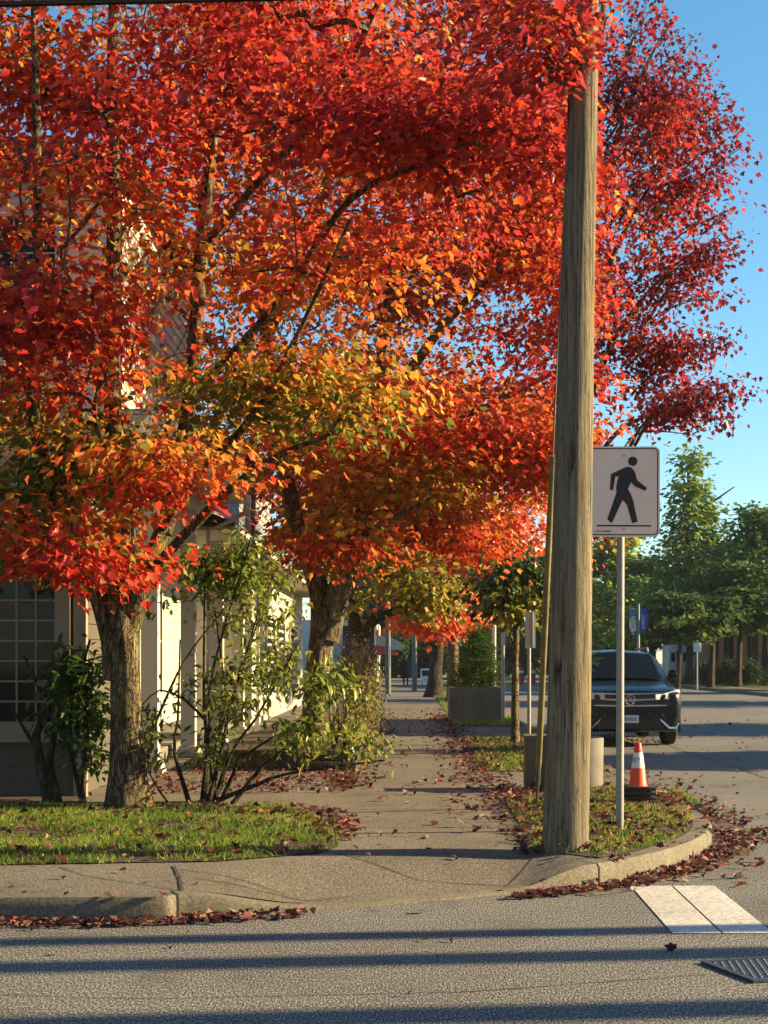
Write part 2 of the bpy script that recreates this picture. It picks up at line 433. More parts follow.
def make_tree(name, label, cat, base, limbs, blobs, color, group=None, shape='maple', leaf=.12, per=20, spread=(.34, .34, .15),
              bark_mat='bark', seed=1, twig=.0035, cull=None, mat='leaf', droop=(.1, 1.2), sides=12, shell=.45, flare=.5, hang=0., tip_bare=0, maxr=.05, trunk_name='trunk', gap=.53, lay=(1, 1, 1), upn=.5):
    rng = np.random.default_rng(seed)
    root = thing(name, label, cat, base, group)
    tb = MB(); nodes = []; 
    for li, (pts, r0, r1) in enumerate(limbs):
        sp, par = catmull(pts, .16)
        rad = [r0 + (r1 - r0) * t ** .8 for t in par]
        if li == 0 and flare:
            for i, p in enumerate(sp):
                h = p.z - base[2]; rad[i] *= 1 + flare * math.exp(-max(h, 0) / .22)
        ph = rng.random(40) * 2 - 1
        lob = rng.random() * 6
        def rf(i, k, ph=ph, lob=lob, sides=sides):
            return .5 * math.sin(lob + k * 2 * math.pi * 3 / sides + i * .08) + .5 * ph[(i * 7 + k * 3) % 40] * .6
        tb.tube(sp, rad, sides if r0 > .05 else 6, True, .09 if r0 > .05 else .04, rf)
        nodes += [tuple(p) for p in sp[(1 if li else len(sp) // 3):]]
    cl = blob_points(blobs, rng, shell, gap, lay)
    if cull is not None: cl = cl[~cull(cl)]
    N = np.array(nodes); nl = len(N)
    d0 = np.array([np.min(np.sum((N - c) ** 2, 1)) for c in cl])
    cl = cl[np.argsort(d0)]
    allp = np.zeros((nl + len(cl) * 4, 3)); allp[:nl] = N; cnt = nl
    parent = np.full(len(allp), -1); weight = np.zeros(len(allp))
    chains = []; tdir = []
    for c in cl:
        d = np.sum((allp[:cnt] - c) ** 2, 1)
        # prefer attaching to something below and not right on top of the tip
        d = d + np.where(allp[:cnt, 2] > c[2] + .1, .35, 0) * 1.0
        j = int(np.argmin(d)); a = allp[j]
        L = np.linalg.norm(c - a)
        mid = a + (c - a) * .5 + rng.normal(size=3) * L * .09 + np.array([0, 0, L * .05])
        q = a + (c - a) * .25 + (mid - (a + (c - a) * .5)) * .7
        w = a + (c - a) * .75 + (mid - (a + (c - a) * .5)) * .7
        ids = [j]
        for pt in (q, mid, w, c):
            allp[cnt] = pt; parent[cnt] = ids[-1]; ids.append(cnt); cnt += 1
        chains.append(ids); tdir.append(c - mid)
    weight[:cnt] = 0
    for ids in chains: weight[ids[-1]] += 1
    for i in range(cnt - 1, nl - 1, -1):
        if parent[i] >= 0: weight[parent[i]] += weight[i]
    bb = tb
    for ids in chains:
        rr = [min(maxr, twig * max(weight[i], 1) ** .5) for i in ids]
        rr[0] = min(rr[0], rr[1] * 1.05)
        rr[-1] *= .5
        bb.tube([allp[i] for i in ids], rr, 4, False)
    if tip_bare:
        for q in range(tip_bare):
            i = rng.integers(len(cl)); c = cl[i]; dv = norm((c - np.array(base) - np.array([0, 0, 3]))[None])[0] + np.array([0, 0, .5]) + rng.normal(size=3) * .25
            e = c + dv * (.15 + rng.random() * .35)
            bb.tube([c, (c + e) / 2 + rng.normal(size=3) * .03, e], [twig, twig * .7, twig * .35], 4, False)
    tb.build(trunk_name, M[bark_mat], root)
    # leaves
    tdir = norm(np.array(tdir)); k = rng.poisson(per, len(cl)); k = np.maximum(k, 2)
    idx = np.repeat(np.arange(len(cl)), k); n = len(idx)
    g = rng.normal(size=(n, 3)) * np.array(spread)
    pos = cl[idx] + g - tdir[idx] * (rng.random((n, 1)) * .25)
    pos[:, 2] -= hang * rng.random(n)
    out = g + tdir[idx] * .25 + rng.normal(size=(n, 3)) * .12; out[:, 2] *= .3
    out = norm(out)
    dr = droop[0] + rng.random(n) * (droop[1] - droop[0])
    tip = out * np.cos(dr)[:, None] + np.array([0, 0, -1]) * np.sin(dr)[:, None]
    up = np.tile(np.array([0, 0, 1.]), (n, 1)) + out * np.sin(dr)[:, None] + rng.normal(size=(n, 3)) * upn
    size = leaf * (.55 + .75 * rng.random(n))
    if cull is not None:
        kp = ~cull(pos); pos, tip, up, size, idx = pos[kp], tip[kp], up[kp], size[kp], idx[kp]; n = len(idx)
    colr = color(pos, cl[idx], rng)
    leaf_mesh('crown', shape, pos, tip, up, size, colr, M[mat], root)
    return root
# ================================================================== THE SETTING
KO = [(-60, 8.6), (-20, 8.8), (-10, 9.0), (-2.4, 9.13), (-1.29, 9.28), (-.58, 9.52), (.1, 9.85), (.775, 10.27), (1.356, 10.68), (1.92, 11.4), (2.40, 12.35), (2.70, 13.5), (2.78, 14.75), (2.78, 16.8), (2.78, 30), (2.78, 165)]
kp, _ = catmull([(x, y, 0) for x, y in KO], .12)
kp = [(p.x, p.y) for p in kp if p.y < 20 and p.x > -12]
kp = [(-60, 8.6), (-20, 8.8)] + kp + [(2.78, 30), (2.78, 60), (2.78, 165)]
def offset(poly, d):
    out = []
    for i, p in enumerate(poly):
        a = poly[max(0, i - 1)]; b = poly[min(len(poly) - 1, i + 1)]
        dx, dy = b[0] - a[0], b[1] - a[1]; L = math.hypot(dx, dy)
        out.append((p[0] - dy / L * d, p[1] + dx / L * d))
    return out
KX = [-60, -10, -2.4, -1.29, -.58, .1, .775, 1.356]; KYY = [8.6, 9.0, 9.13, 9.28, 9.52, 9.85, 10.27, 10.68]
def H(x, y):
    if y > 12.4: return .14
    rp = float(smooth(-1.38, -.5, x)) * (1 - float(smooth(.72, 1.3, x)))
    ky = float(np.interp(x, KX, KYY))
    return .14 - .122 * rp * (1 - float(smooth(.12, 1.7, y - ky)))
def Hk(x, y):
    if y > 11.6: return .14
    return .14 - .122 * float(smooth(-1.38, -.5, x)) * (1 - float(smooth(.72, 1.3, x)))
def drape(name, poly, dz, mat, label, kind='structure', fine=None, hf=H):
    bm = bmesh.new()
    f = bm.faces.new([bm.verts.new((x, y, 0)) for x, y in poly])
    if fine:
        x0, x1, y0, y1, st = fine
        for ax, a0, a1 in (((1, 0, 0), x0, x1), ((0, 1, 0), y0, y1)):
            k = a0
            while k <= a1:
                co = (k, 0, 0) if ax[0] else (0, k, 0)
                bmesh.ops.bisect_plane(bm, geom=bm.verts[:] + bm.edges[:] + bm.faces[:], plane_co=co, plane_no=ax, dist=1e-4)
                k += st
    bmesh.ops.triangulate(bm, faces=bm.faces[:])
    for v in bm.verts: v.co.z = hf(v.co.x, v.co.y) + dz
    bmesh.ops.recalc_face_normals(bm, faces=bm.faces[:])
    me = bpy.data.meshes.new(name); bm.to_mesh(me); bm.free()
    if len(me.polygons) and me.polygons[0].normal.z < 0: me.flip_normals()
    me.materials.append(mat); me.polygons.foreach_set('use_smooth', [True] * len(me.polygons))
    o = bpy.data.objects.new(name, me); COL.objects.link(o)
    return tag(o, label, None, None, kind)
def sheet(name, x0, x1, y0, y1, z, mat, label):
    return tag(MB().add([(x0, y0, z), (x1, y0, z), (x1, y1, z), (x0, y1, z)], [(0, 1, 2, 3)]).build(name, mat), label, None, None, 'structure')
sheet('ground', -700, 700, -300, 1000, -.12, M['earth'], 'dark open ground running out to the horizon')
sheet('road', -60, 60, -25, 170, 0, M['asphalt'], 'worn grey asphalt of the street and the side road')
kin = offset(kp, .16)
land = kin + [(2.62, 165), (-60, 165)]
drape('pavement', land, 0, M['concrete'], 'brownish concrete pavement running away under the trees', fine=(-1.6, 1.6, 9.0, 12.6, .14))
# kerb as one continuous stone strip
kb = MB(); vs = []; fs = []
ko2 = offset(kp, .022)
for (a, b, c) in zip(kp, ko2, kin):
    h = Hk(*a)
    vs += [(a[0], a[1], -.02), (a[0], a[1], max(.004, h - .03)), (b[0], b[1], h + .002), (c[0], c[1], h + .004), (c[0], c[1], h - .1)]
for i in range(len(kp) - 1):
    for k in range(4):
        a = i * 5 + k; fs.append((a, a + 1, a + 6, a + 5))
kb.add(vs, fs, True)
tag(kb.build('kerb', M['kerbstone']), 'pale concrete kerb curving round the corner', None, None, 'structure')
# gutter pan at the corner
gi = [i for i, p in enumerate(kp) if p[0] > 1.0 and p[1] < 20]
go = offset(kp, -.36)
vs = []
for i in gi: vs += [(*kp[i], .004), (*go[i], .004)]
tag(MB().add(vs, [(2 * i, 2 * i + 1, 2 * i + 3, 2 * i + 2) for i in range(len(gi) - 1)]).build('gutter', M['concrete']), 'concrete gutter pan along the curved kerb', None, None, 'structure')
# joints in the pavement slabs
jb = MB()
def joint(pts, w=.012, dz=.005):
    vs = []
    pts = [Vector((x, y, 0)) for x, y in pts]
    fine = []
    for a, b in zip(pts[:-1], pts[1:]):
        n = max(1, int((b - a).length / .15)); fine += [a.lerp(b, k / n) for k in range(n)]
    fine.append(pts[-1])
    for i, p in enumerate(fine):
        t = (fine[min(i + 1, len(fine) - 1)] - fine[max(i - 1, 0)]).normalized(); s = Vector((-t.y, t.x, 0)) * w / 2
        s = s * random.uniform(.6, 1.3)
        for q in (p - s, p + s): vs.append((q.x, q.y, H(q.x, q.y) + dz))
    jb.add(vs, [(2 * i, 2 * i + 1, 2 * i + 3, 2 * i + 2) for i in range(len(fine) - 1)])
joint([(-1.36, 9.42), (-1.44, 9.9), (-1.58, 10.55)], .028)
joint([(-1.36, 9.42), (-2.1, 10.1), (-2.35, 10.5)], .012)
joint([(-1.36, 9.95), (-.62, 9.75), (-.35, 9.95)], .012)
joint([(-1.55, 10.4), (-.75, 9.85)], .010)
joint([(-.52, 11.35), (.95, 11.35)], .010); joint([(.95, 11.3), (.7, 10.45)], .012); joint([(-.52, 11.3), (.1, 10.5), (.7, 10.45)], .012)
for y in (13.0, 14.6, 16.2, 17.8, 19.4, 21.0, 22.6, 24.2, 25.8, 27.4, 29, 32, 35, 38, 41): joint([(-.56, y), (.98, y)], .014)
for y in (11.8, 14.0, 16.4): joint([(-30, y - 1.5), (-29, y - 1.5)], .012)
for (cxk, cyk) in ((-1.33, 9.27), (1.30, 10.64), (2.6, 13.0), (-4.4, 9.07)):
    i = min(range(len(kp)), key=lambda i: (kp[i][0] - cxk) ** 2 + (kp[i][1] - cyk) ** 2)
    a, b, c = kp[i], ko2[i], kin[i]; tx, ty = kp[i + 1][0] - kp[i - 1][0], kp[i + 1][1] - kp[i - 1][1]; L = math.hypot(tx, ty); tx, ty = tx / L * .007, ty / L * .007
    nx, ny = (a[0] - c[0]) / .16 * .004, (a[1] - c[1]) / .16 * .004; h = Hk(*a)
    prof = [(a[0] + nx, a[1] + ny, 0), (a[0] + nx, a[1] + ny, max(.006, h - .028)), (b[0] + nx * .5, b[1] + ny * .5, h + .006), (c[0], c[1], h + .008)]
    jb.add([(x - tx, y - ty, z) for x, y, z in prof] + [(x + tx, y + ty, z) for x, y, z in prof], [(k, k + 1, k + 5, k + 4) for k in range(3)])
tag(jb.build('pavement_joint', M['joint']), 'dark joints between the pavement slabs', None, None, 'structure')
# right-hand side of the street, across the road
MBr = MB().box(16, 60, 14, 165, -.05, .14)
tag(MBr.build('far_pavement', M['concrete']), 'pavement block on the far side of the street', None, None, 'structure')
sheet('far_lawn', 18.2, 60, 16, 165, .145, M['earth'], 'dull grass bank on the far side of the street')
sheet('far_verge', 16.2, 17.2, 20, 165, .146, M['earth'], 'narrow grass verge beside the far kerb')
# soil and lawn beds
G1 = [(-9, 10.25), (-2.7, 10.62), (-1.3, 10.80), (-.62, 11.25), (-.5, 11.6), (-.52, 12.6), (-.72, 13.8), (-1.1, 14.9), (-9, 14.95)]
isl = [p for p in kin if p[0] > .98 and 10.9 < p[1] < 16.6]
G2 = isl + [(2.6, 16.75), (1.05, 16.9), (1.0, 14.0), (.98, 11.6)]
G3 = [(1.03, 19.6), (2.6, 19.6), (2.6, 28), (1.08, 28)]
G4 = [(1.1, 33), (2.6, 33), (2.6, 38), (1.12, 38)]
G5 = [(1.15, 42), (2.6, 42), (2.6, 90), (1.3, 90)]
BED = [(-9, 14.97), (-3.3, 14.97), (-3.2, 15.5), (-3.35, 15.98), (-9, 15.98)]
GB = [(-2.6, 31), (-.68, 31), (-.72, 66), (-2.6, 66)]
for nm, poly, lab in (('lawn', G1, 'soil of the small front lawn beside the kerb'), ('verge', G2, 'soil of the corner verge inside the curved kerb'),
                      ('verge', G3, 'soil of the grass verge behind the corner'), ('verge', G4, 'soil of the grass verge in front of the concrete planter'),
                      ('verge', G5, 'soil of the far grass verge along the pavement'), ('flower_bed', BED, 'bare soil strip under the house wall'), ('flower_bed', GB, 'garden soil along the far part of the pavement')):
    drape(nm, poly, .008, M['soil'], lab, fine=(-3, 1.6, 10.4, 12.6, .2) if nm == 'lawn' else None)
# grass
from mathutils.geometry import intersect_point_tri_2d
def in_poly(p, poly):
    x, y = p[:, 0], p[:, 1]; c = np.zeros(len(p), bool); j = len(poly) - 1
    for i in range(len(poly)):
        xi, yi = poly[i]; xj, yj = poly[j]
        with np.errstate(divide='ignore', invalid='ignore'):
            c ^= ((yi > y) != (yj > y)) & (x < (xj - xi) * (y - yi) / (yj - yi) + xi)
        j = i
    return c
def scatter(poly, n):
    a = np.array(poly); lo, hi = a.min(0), a.max(0)
    p = lo + RNG.random((n, 2)) * (hi - lo)
    return p[in_poly(p, poly)]
def grass(name, poly, dens, hgt, label, worn):
    a = np.array(poly); lo, hi = a.min(0), a.max(0)
    p = scatter(poly, int(dens * (hi[0] - lo[0]) * (hi[1] - lo[1])))
    p3 = np.c_[p, np.zeros(len(p))]
    nz = vnoise(p3, 1.6, 3); p = p[RNG.random(len(p)) < smooth(worn - .22, worn + .12, nz)]; p3 = np.c_[p, np.zeros(len(p))]
    z = np.array([H(x, y) + .006 for x, y in p]); n = len(p)
    lean = RNG.normal(size=(n, 2)) * .55
    tip = np.c_[lean, np.ones(n)]
    up = np.c_[RNG.normal(size=(n, 2)), np.zeros(n)]
    sz = hgt * (.5 + RNG.random(n)) * (.7 + .6 * vnoise(p3, 3, 2))
    t = np.clip(vnoise(p3, 2.5, 2) * .9 + RNG.normal(size=n) * .16, 0, 1)
    ga = np.array([(.05, .10, .012), (.13, .20, .02), (.24, .26, .035), (.34, .27, .10)])
    c = np.stack([np.interp(t, [0, .45, .75, 1], ga[:, i]) for i in range(3)], 1)
    o = leaf_mesh(name, 'blade', np.c_[p, z], tip, up, sz, c, M['grass'])
    return tag(o, label, None, None, 'stuff')
G1v = [(-5.4, 10.42), (-2.7, 10.60), (-1.3, 10.78), (-.62, 11.22), (-.48, 11.6), (-.50, 12.6), (-.70, 13.8), (-1.1, 14.9), (-5.4, 14.95)]
grass('grass', G1v, 3000, .052, 'green lawn grass in front of the near tree', .50)
grass('grass', G2, 2600, .055, 'patchy yellow green grass inside the curved kerb', .50)
grass('grass', G3, 700, .075, 'mown grass on the verge around the young tree', .45)
grass('grass', G4, 420, .09, 'grass on the verge before the concrete planter', .42)
grass('grass', G5, 90, .12, 'grass on the far verge along the pavement', .42)
# road marking
mk = MB()
for x0, x1 in ((0, .277), (.289, .575)):
    mk.add([(1.525 + x0, 8.73, .005), (1.525 + x1, 8.73, .005), (1.56 + x1, 10.58, .005), (1.56 + x0, 10.58, .005)], [(0, 1, 2, 3)])
tag(mk.build('crosswalk_marking', M['paint']), 'worn white crossing bar painted on the asphalt', None, None, 'structure')
# storm drain grate set askew in the asphalt
dg_ = thing('storm_drain_grate', 'square cast iron storm drain grate set askew in the asphalt', 'drain grate', (1.517, 7.88, .004))
ga, gb = (.95, .312), (.312, -.95)
def GP(u, v, z): return (1.517 + ga[0] * u + gb[0] * v, 7.88 + ga[1] * u + gb[1] * v, .004 + z)
def gbox(b, u0, u1, v0, v1, z0, z1):
    vs = [GP(u, v, z) for z in (z0, z1) for v in (v0, v1) for u in (u0, u1)]
    b.add(vs, [(0, 2, 3, 1), (4, 5, 7, 6), (0, 1, 5, 4), (2, 6, 7, 3), (0, 4, 6, 2), (1, 3, 7, 5)])
b = MB(); gbox(b, .03, .49, .03, .49, .0, .002); b.build('pit', M['joint'], dg_)
b = MB(); gbox(b, 0, .52, 0, .028, 0, .012); gbox(b, 0, .52, .492, .52, 0, .012); gbox(b, 0, .028, .0285, .4915, 0, .012); gbox(b, .492, .52, .0285, .4915, 0, .012)
b.build('frame', M['iron'], dg_)
b = MB(); gbox(b, .0285, .4915, .0285, .4915, .0025, .007)
for k in range(11):
    for m in range(9):
        u = .048 + k * .0405 + (.02 if m % 2 else 0); v = .055 + m * .0475
        vs = [GP(u + .013 * math.cos(a), v + .010 * math.sin(a), .0065) for a in np.linspace(0, 6.283, 9)[:-1]] + [GP(u + .008 * math.cos(a), v + .006 * math.sin(a), .012) for a in np.linspace(0, 6.283, 9)[:-1]]
        b.add(vs, [tuple(range(8, 16))] + [(i, (i + 1) % 8, (i + 1) % 8 + 8, i + 8) for i in range(8)])
b.build('plate', M['iron'], dg_)

rc = MB()
def seam(pts, w, z=.003):
    vs = []; fine = []
    for a, b in zip(pts[:-1], pts[1:]):
        L = math.hypot(b[0] - a[0], b[1] - a[1]); n = max(1, int(L / .25))
        fine += [(a[0] + (b[0] - a[0]) * k / n, a[1] + (b[1] - a[1]) * k / n) for k in range(n)]
    fine.append(pts[-1])
    for i, (x, y) in enumerate(fine):
        a, b = fine[max(0, i - 1)], fine[min(len(fine) - 1, i + 1)]; L = math.hypot(b[0] - a[0], b[1] - a[1])
        nx, ny = -(b[1] - a[1]) / L, (b[0] - a[0]) / L; h = w * random.uniform(.3, 1) / 2; j = random.uniform(-1, 1) * w * .6
        vs += [(x + nx * (j - h), y + ny * (j - h), z), (x + nx * (j + h), y + ny * (j + h), z)]
    rc.add(vs, [(2 * i, 2 * i + 1, 2 * i + 3, 2 * i + 2) for i in range(len(fine) - 1)])
seam([(4.75, 13.2), (4.8, 20), (4.85, 30), (4.9, 60)], .05)
seam([(3.4, 12.2), (4.75, 13.2), (7, 13.6)], .035)
seam([(-3.2, 7.3), (-1.2, 7.05), (.3, 7.2), (1.5, 7.6)], .010, .0025)
seam([(-2.2, 8.6), (-.4, 8.75), (1.2, 8.66)], .009, .0025)
tag(rc.build('road_seam', M['joint']), 'dark patch seams and hairline cracks in the asphalt', None, None, 'structure')

# ------------------------------------------------------------------ fallen leaves
def litter():
    pts = []; sc = []
    def strip(poly, n, wid, up=0):
        # along a polyline with gaussian spread
        a = np.array(poly); seg = np.linalg.norm(np.diff(a, axis=0), axis=1); cum = np.r_[0, np.cumsum(seg)]
        u = RNG.random(n) * cum[-1]
        x = np.interp(u, cum, a[:, 0]); y = np.interp(u, cum, a[:, 1])
        w = np.interp(u, cum, wid) if hasattr(wid, '__len__') else wid
        g = RNG.normal(size=(n, 2)) * np.asarray(w)[..., None] if hasattr(w, '__len__') else RNG.normal(size=(n, 2)) * w
        return np.c_[x, y] + g
    def kerb_run(x0, x1, y1, n, d, spread):
        k = [p for p in offset(kp, -d) if x0 < p[0] < x1 and p[1] < y1]
        q = strip(k, n, spread); return q
    A = []
    A.append(kerb_run(-6, -.6, 12, 1000, .13, .06))
    A.append(kerb_run(.7, 2.9, 14.2, 800, .15, .08))
    A.append(kerb_run(1.6, 3.2, 17, 450, .3, .18))
    A.append(strip([(3.0, 13.2), (4.2, 13.8), (5.5, 14.2)], 420, .22))
    A.append(strip([(2.95, 14), (3.0, 17), (3.0, 22)], 500, .28))
    A.append(strip([(.95, 11.4), (1.0, 13), (1.0, 17), (1.05, 22), (1.1, 40)], 1500, [.05, .1, .15, .16, .2]))
    A.append(strip([(.62, 13.5), (.75, 17), (.8, 22), (.85, 40)], 600, .17))
    A.append(strip([(-.5, 12.2), (-.62, 13.5), (-.85, 14.6)], 330, .11))
    A.append(strip([(-.62, 17), (-.7, 19.4)], 260, .2)); A.append(strip([(-.5, 19.5), (-.5, 40)], 420, .12))
    A.append(scatter([(-3.0, 16.2), (-.6, 16.4), (-.6, 19.7), (-3.0, 22)], 1500))
    A.append(scatter([(-.55, 11), (1.0, 11), (1.1, 45), (-.6, 45)], 500))
    A.append(scatter(G1v, 1000)); A.append(scatter(G2, 1900)); A.append(scatter(G3, 900))
    A.append(scatter([(-6, 5.8), (6, 5.8), (6, 9), (-6, 9)], 40))
    A.append(scatter([(2.9, 10), (14, 10), (14, 40), (2.9, 40)], 900))
    A.append(scatter([(2.9, 28), (5.0, 28), (5, 33), (2.9, 33)], 350))
    A.append(scatter([(-4, 9.3), (1, 9.3), (1, 11), (-4, 11)], 24))
    p = np.concatenate(A); n = len(p)
    # which side of the kerb is each leaf on
    inside = in_poly(p, kp + [(-60, 165)])
    z = np.where(inside, [H(x, y) for x, y in p], 0)
    g = in_poly(p, G1v) | in_poly(p, G2) | in_poly(p, G3)
    z = z + .014 + np.where(g, .025 + RNG.random(n) * .03, RNG.random(n) * .02)
    tilt = np.where(g, .38, .22)[:, None]
    a = RNG.random(n) * 6.283
    tip = np.c_[np.cos(a), np.sin(a), RNG.normal(size=n) * .3]
    up = np.c_[RNG.normal(size=(n, 2)) * tilt, np.ones(n)]
    sz = .056 * (.3 + 1.3 * RNG.random(n) ** 1.6)
    lp = np.array([(.045, .014, .016), (.10, .022, .026), (.17, .05, .05), (.27, .17, .13), (.38, .07, .03)])
    t = np.clip(RNG.random(n) * .95 + RNG.normal(size=n) * .1, 0, 1)
    c = np.stack([np.interp(t, [0, .3, .6, .85, 1], lp[:, i]) for i in range(3)], 1)
    o = leaf_mesh('fallen_leaves', 'maple', np.c_[p, z], tip, up, sz, c, M['litter'], None, 1.6)
    tag(o, 'dry maroon maple leaves fallen along the kerb, verge and pavement', None, None, 'stuff')
litter()

# ================================================================== STREET FURNITURE
# utility pole
t = thing('utility_pole', 'tall weathered wooden utility pole standing in the corner verge', 'utility pole', (1.205, 11.5, .14))
def prn(i, k, ph=[random.uniform(-1, 1) for _ in range(60)]): return ph[(i * 2 + k * 5) % 60] * .5 + .5 * math.sin(k * .9 + 1)
pts = [(1.205 + .0225 * z + .004 * math.sin(z * 1.3), 11.5, .10 + z) for z in np.linspace(0, 9.6, 40)]
MB().tube(pts, [.176 - .0112 * z for z in np.linspace(0, 9.6, 40)], 28, True, .022, prn).build('shaft', M['pole_wood'], t)
# guy wire
a = Vector((1.27, 14.75, .13)); b = Vector((1.40, 11.66, 9.0)); d = (b - a)
t = thing('guy_wire', 'steel guy wire with a yellowed plastic guard tied to the wooden pole', 'guy wire', tuple(a))
MB().tube([a, a + d * .3, a + d * .7, b], .007, 6).build('wire', M['wire'], t)
MB().tube([a + d * .045, a + d * .05, a + d * .2, a + d * .365], [.024, .031, .031, .028], 10).build('guard', M['guard'], t)
MB().tube([a + d * -.012, a + d * .02, a + d * .03, a + d * .05], [.012, .012, .026, .022], 8).build('anchor', M['wire'], t)
# overhead cable
def cable(name, label, p0, p1, sag, r):
    p0, p1 = Vector(p0), Vector(p1); pts = []
    for k in range(25):
        u = k / 24; q = p0.lerp(p1, u); q.z -= sag * 4 * u * (1 - u); pts.append(q)
    return tag(MB().tube(pts, r, 6).build(name, M['cable']), label, 'cable')
cable('overhead_cable', 'thick black cable across the top left above the trees', (-9.0, 4.8, 3.50), (1.40, 11.42, 6.53), .03, .018)
cable('power_line', 'upper of the two thin wires in front of the green trees', (2.3, 60, 6.3), (34, 74, 5.55), .5, .016)
cable('power_line', 'lower of the two thin wires in front of the green trees', (2.3, 60, 5.6), (34, 74, 5.15), .4, .016)

# crosswalk sign
SY = 12.76
t = thing('crosswalk_sign', 'white pedestrian crossing sign on a steel post in the verge', 'sign', (1.80, SY, .14))
MB().tube([(1.797, SY + .05, .06), (1.806, SY + .05, 3.30)], .032, 14).build('post', M['galv'], t)
cx, cz, hw, hh = 1.822, 2.955, .300, .375
def rrect(hw, hh, r, n=6):
    out = []
    for sx, sz, a0 in ((1, 1, 0), (-1, 1, 90), (-1, -1, 180), (1, -1, 270)):
        for k in range(n + 1):
            a = R(a0 + 90 * k / n); out.append((cx + sx * (hw - r) + r * math.cos(a), cz + sz * (hh - r) + r * math.sin(a)))
    return out
MB().prism(rrect(hw, hh, .045), 'y', SY, SY + .004).build('panel', M['sign_face'], t)
o1, i1 = rrect(hw - .014, hh - .014, .036), rrect(hw - .022, hh - .022, .030)
n = len(o1)
bd = MB().add([(x, SY - .003, z) for x, z in o1] + [(x, SY - .003, z) for x, z in i1], [(i, (i + 1) % n, (i + 1) % n + n, i + n) for i in range(n)])
bd.build('border', M['sign_black'], t)
def SG(u, v):
    x, y, z = P(590 + u / 9.3125, 440 + v / 9.309, SY); return (x, z)
fig = [(338, 251), (362, 248), (385, 258), (408, 282), (426, 318), (436, 372), (530, 447), (513, 474), (413, 430), (384, 392), (352, 455), (378, 500), (400, 556), (443, 760), (392, 775), (345, 605), (303, 558), (203, 775), (160, 740), (246, 490), (243, 440), (252, 390), (268, 338), (235, 342), (215, 465), (186, 465), (195, 322), (205, 312)]
MB().prism([SG(*p) for p in fig], 'y', SY - .003, SY - .001).add(*(lambda c: ([(c[0] + .0385 * math.cos(a), SY - .003, c[1] + .0385 * math.sin(a)) for a in np.linspace(0, 6.283, 28)[:-1]], [tuple(range(27))]))(SG(398, 198))).build('walking_figure', M['sign_black'], t)
MB().prism([SG(62, 790), SG(570, 793), SG(570, 806), SG(62, 804)], 'y', SY - .003, SY - .001).build('ground_line', M['sign_black'], t)
lx, lz = SG(125, 851)
text_mesh('CITY OF SURREY', .020, 'lettering', M['sign_black'], t, lambda x, y, z: (lx + x * .86, SY - .002 - z, lz + y))
for u, v in ((318, 145), (312, 828)):
    bl = MB()
    x, z = SG(u, v)
    vs = [(x + .011 * math.cos(a), SY - .006, z + .011 * math.sin(a)) for a in np.linspace(0, 6.283, 9)[:-1]] + [(x + .011 * math.cos(a), SY - .001, z + .011 * math.sin(a)) for a in np.linspace(0, 6.283, 9)[:-1]]
    bl.add(vs, [tuple(range(8))] + [(i, (i + 1) % 8, (i + 1) % 8 + 8, i + 8) for i in range(8)])
    bl.build('bolt', M['alu_back'], t)

# traffic cones, nested
def cone(z, label):
    X, Y = 2.29, 15.05
    t = thing('traffic_cone', label, 'traffic cone', (X, Y, z), 'nested traffic cones at the kerb')
    bs = MB(); w = .155
    bs.bbox(X - w, X + w, Y - w, Y + w, z, z + .036, .008)
    bs.build('base', M['rubber'], t)
    MB().lathe([(.095, .036), (.085, .05), (.066, .21), (.065, .212)], (X, Y, z), 24, False).build('cone_body', M['orange'], t)
    MB().lathe([(.0655, .212), (.0455, .36), (.0445, .362)], (X, Y, z), 24, False).build('collar', M['collar'], t)
    MB().lathe([(.0442, .362), (.031, .455), (.026, .46), (.02, .455)], (X, Y, z), 24, False).build('cone_tip', M['red_top'], t)
    return t, X, Y
CST = .048
for k, lab in enumerate(('lowest black cone base in the nested stack on the kerb', 'second black cone base from the bottom of the nested stack', 'black cone base just under the top orange cone')):
    cone(.15 + CST * k, lab)
t, X, Y = cone(.15 + CST * 3, 'orange cone with white lettered collar on top of the nested stack')
z0 = .15 + CST * 3
def on_cone(x, y, z):
    zz = .288 + y; r = .0655 + (.0455 - .0655) * (zz - .212) / .148 + .0018 + z
    a = -math.pi / 2 - .35 + x / .056
    return (X + r * math.cos(a), Y + r * math.sin(a), z0 + zz)
text_mesh('SURREY', .068, 'lettering', M['sign_black'], t, lambda x, y, z: on_cone(x * .8 - .058, y, z), 0)

# round planter with a dark shrub, square box behind the pole
t = thing('round_planter', 'round grey concrete planter holding a dark shrub beside the sign post', 'planter', (1.93, 16.8, .14))
MB().lathe([(.235, 0), (.24, .02), (.25, .56), (.245, .575), (.215, .575), (.21, .50), (.0, .50)], (1.93, 16.8, .14), 32, False).build('pot', M['pot'], t)
MB().lathe([(.212, .51), (.1, .53), (0.0, .535)], (1.93, 16.8, .14), 20, False).build('soil', M['soil'], t)
t = thing('square_planter', 'olive brown square planter box half hidden behind the wooden pole', 'planter', (1.55, 16.95, .14))
bx = MB(); bx.bbox(1.335, 1.66, 16.8, 17.2, .14, .70, .012); bx.build('box', M['bin'], t)
MB().prism([(1.325, .70), (1.67, .70), (1.67, .735), (1.325, .735)], 'y', 16.79, 17.21).build('rim', M['bin'], t)

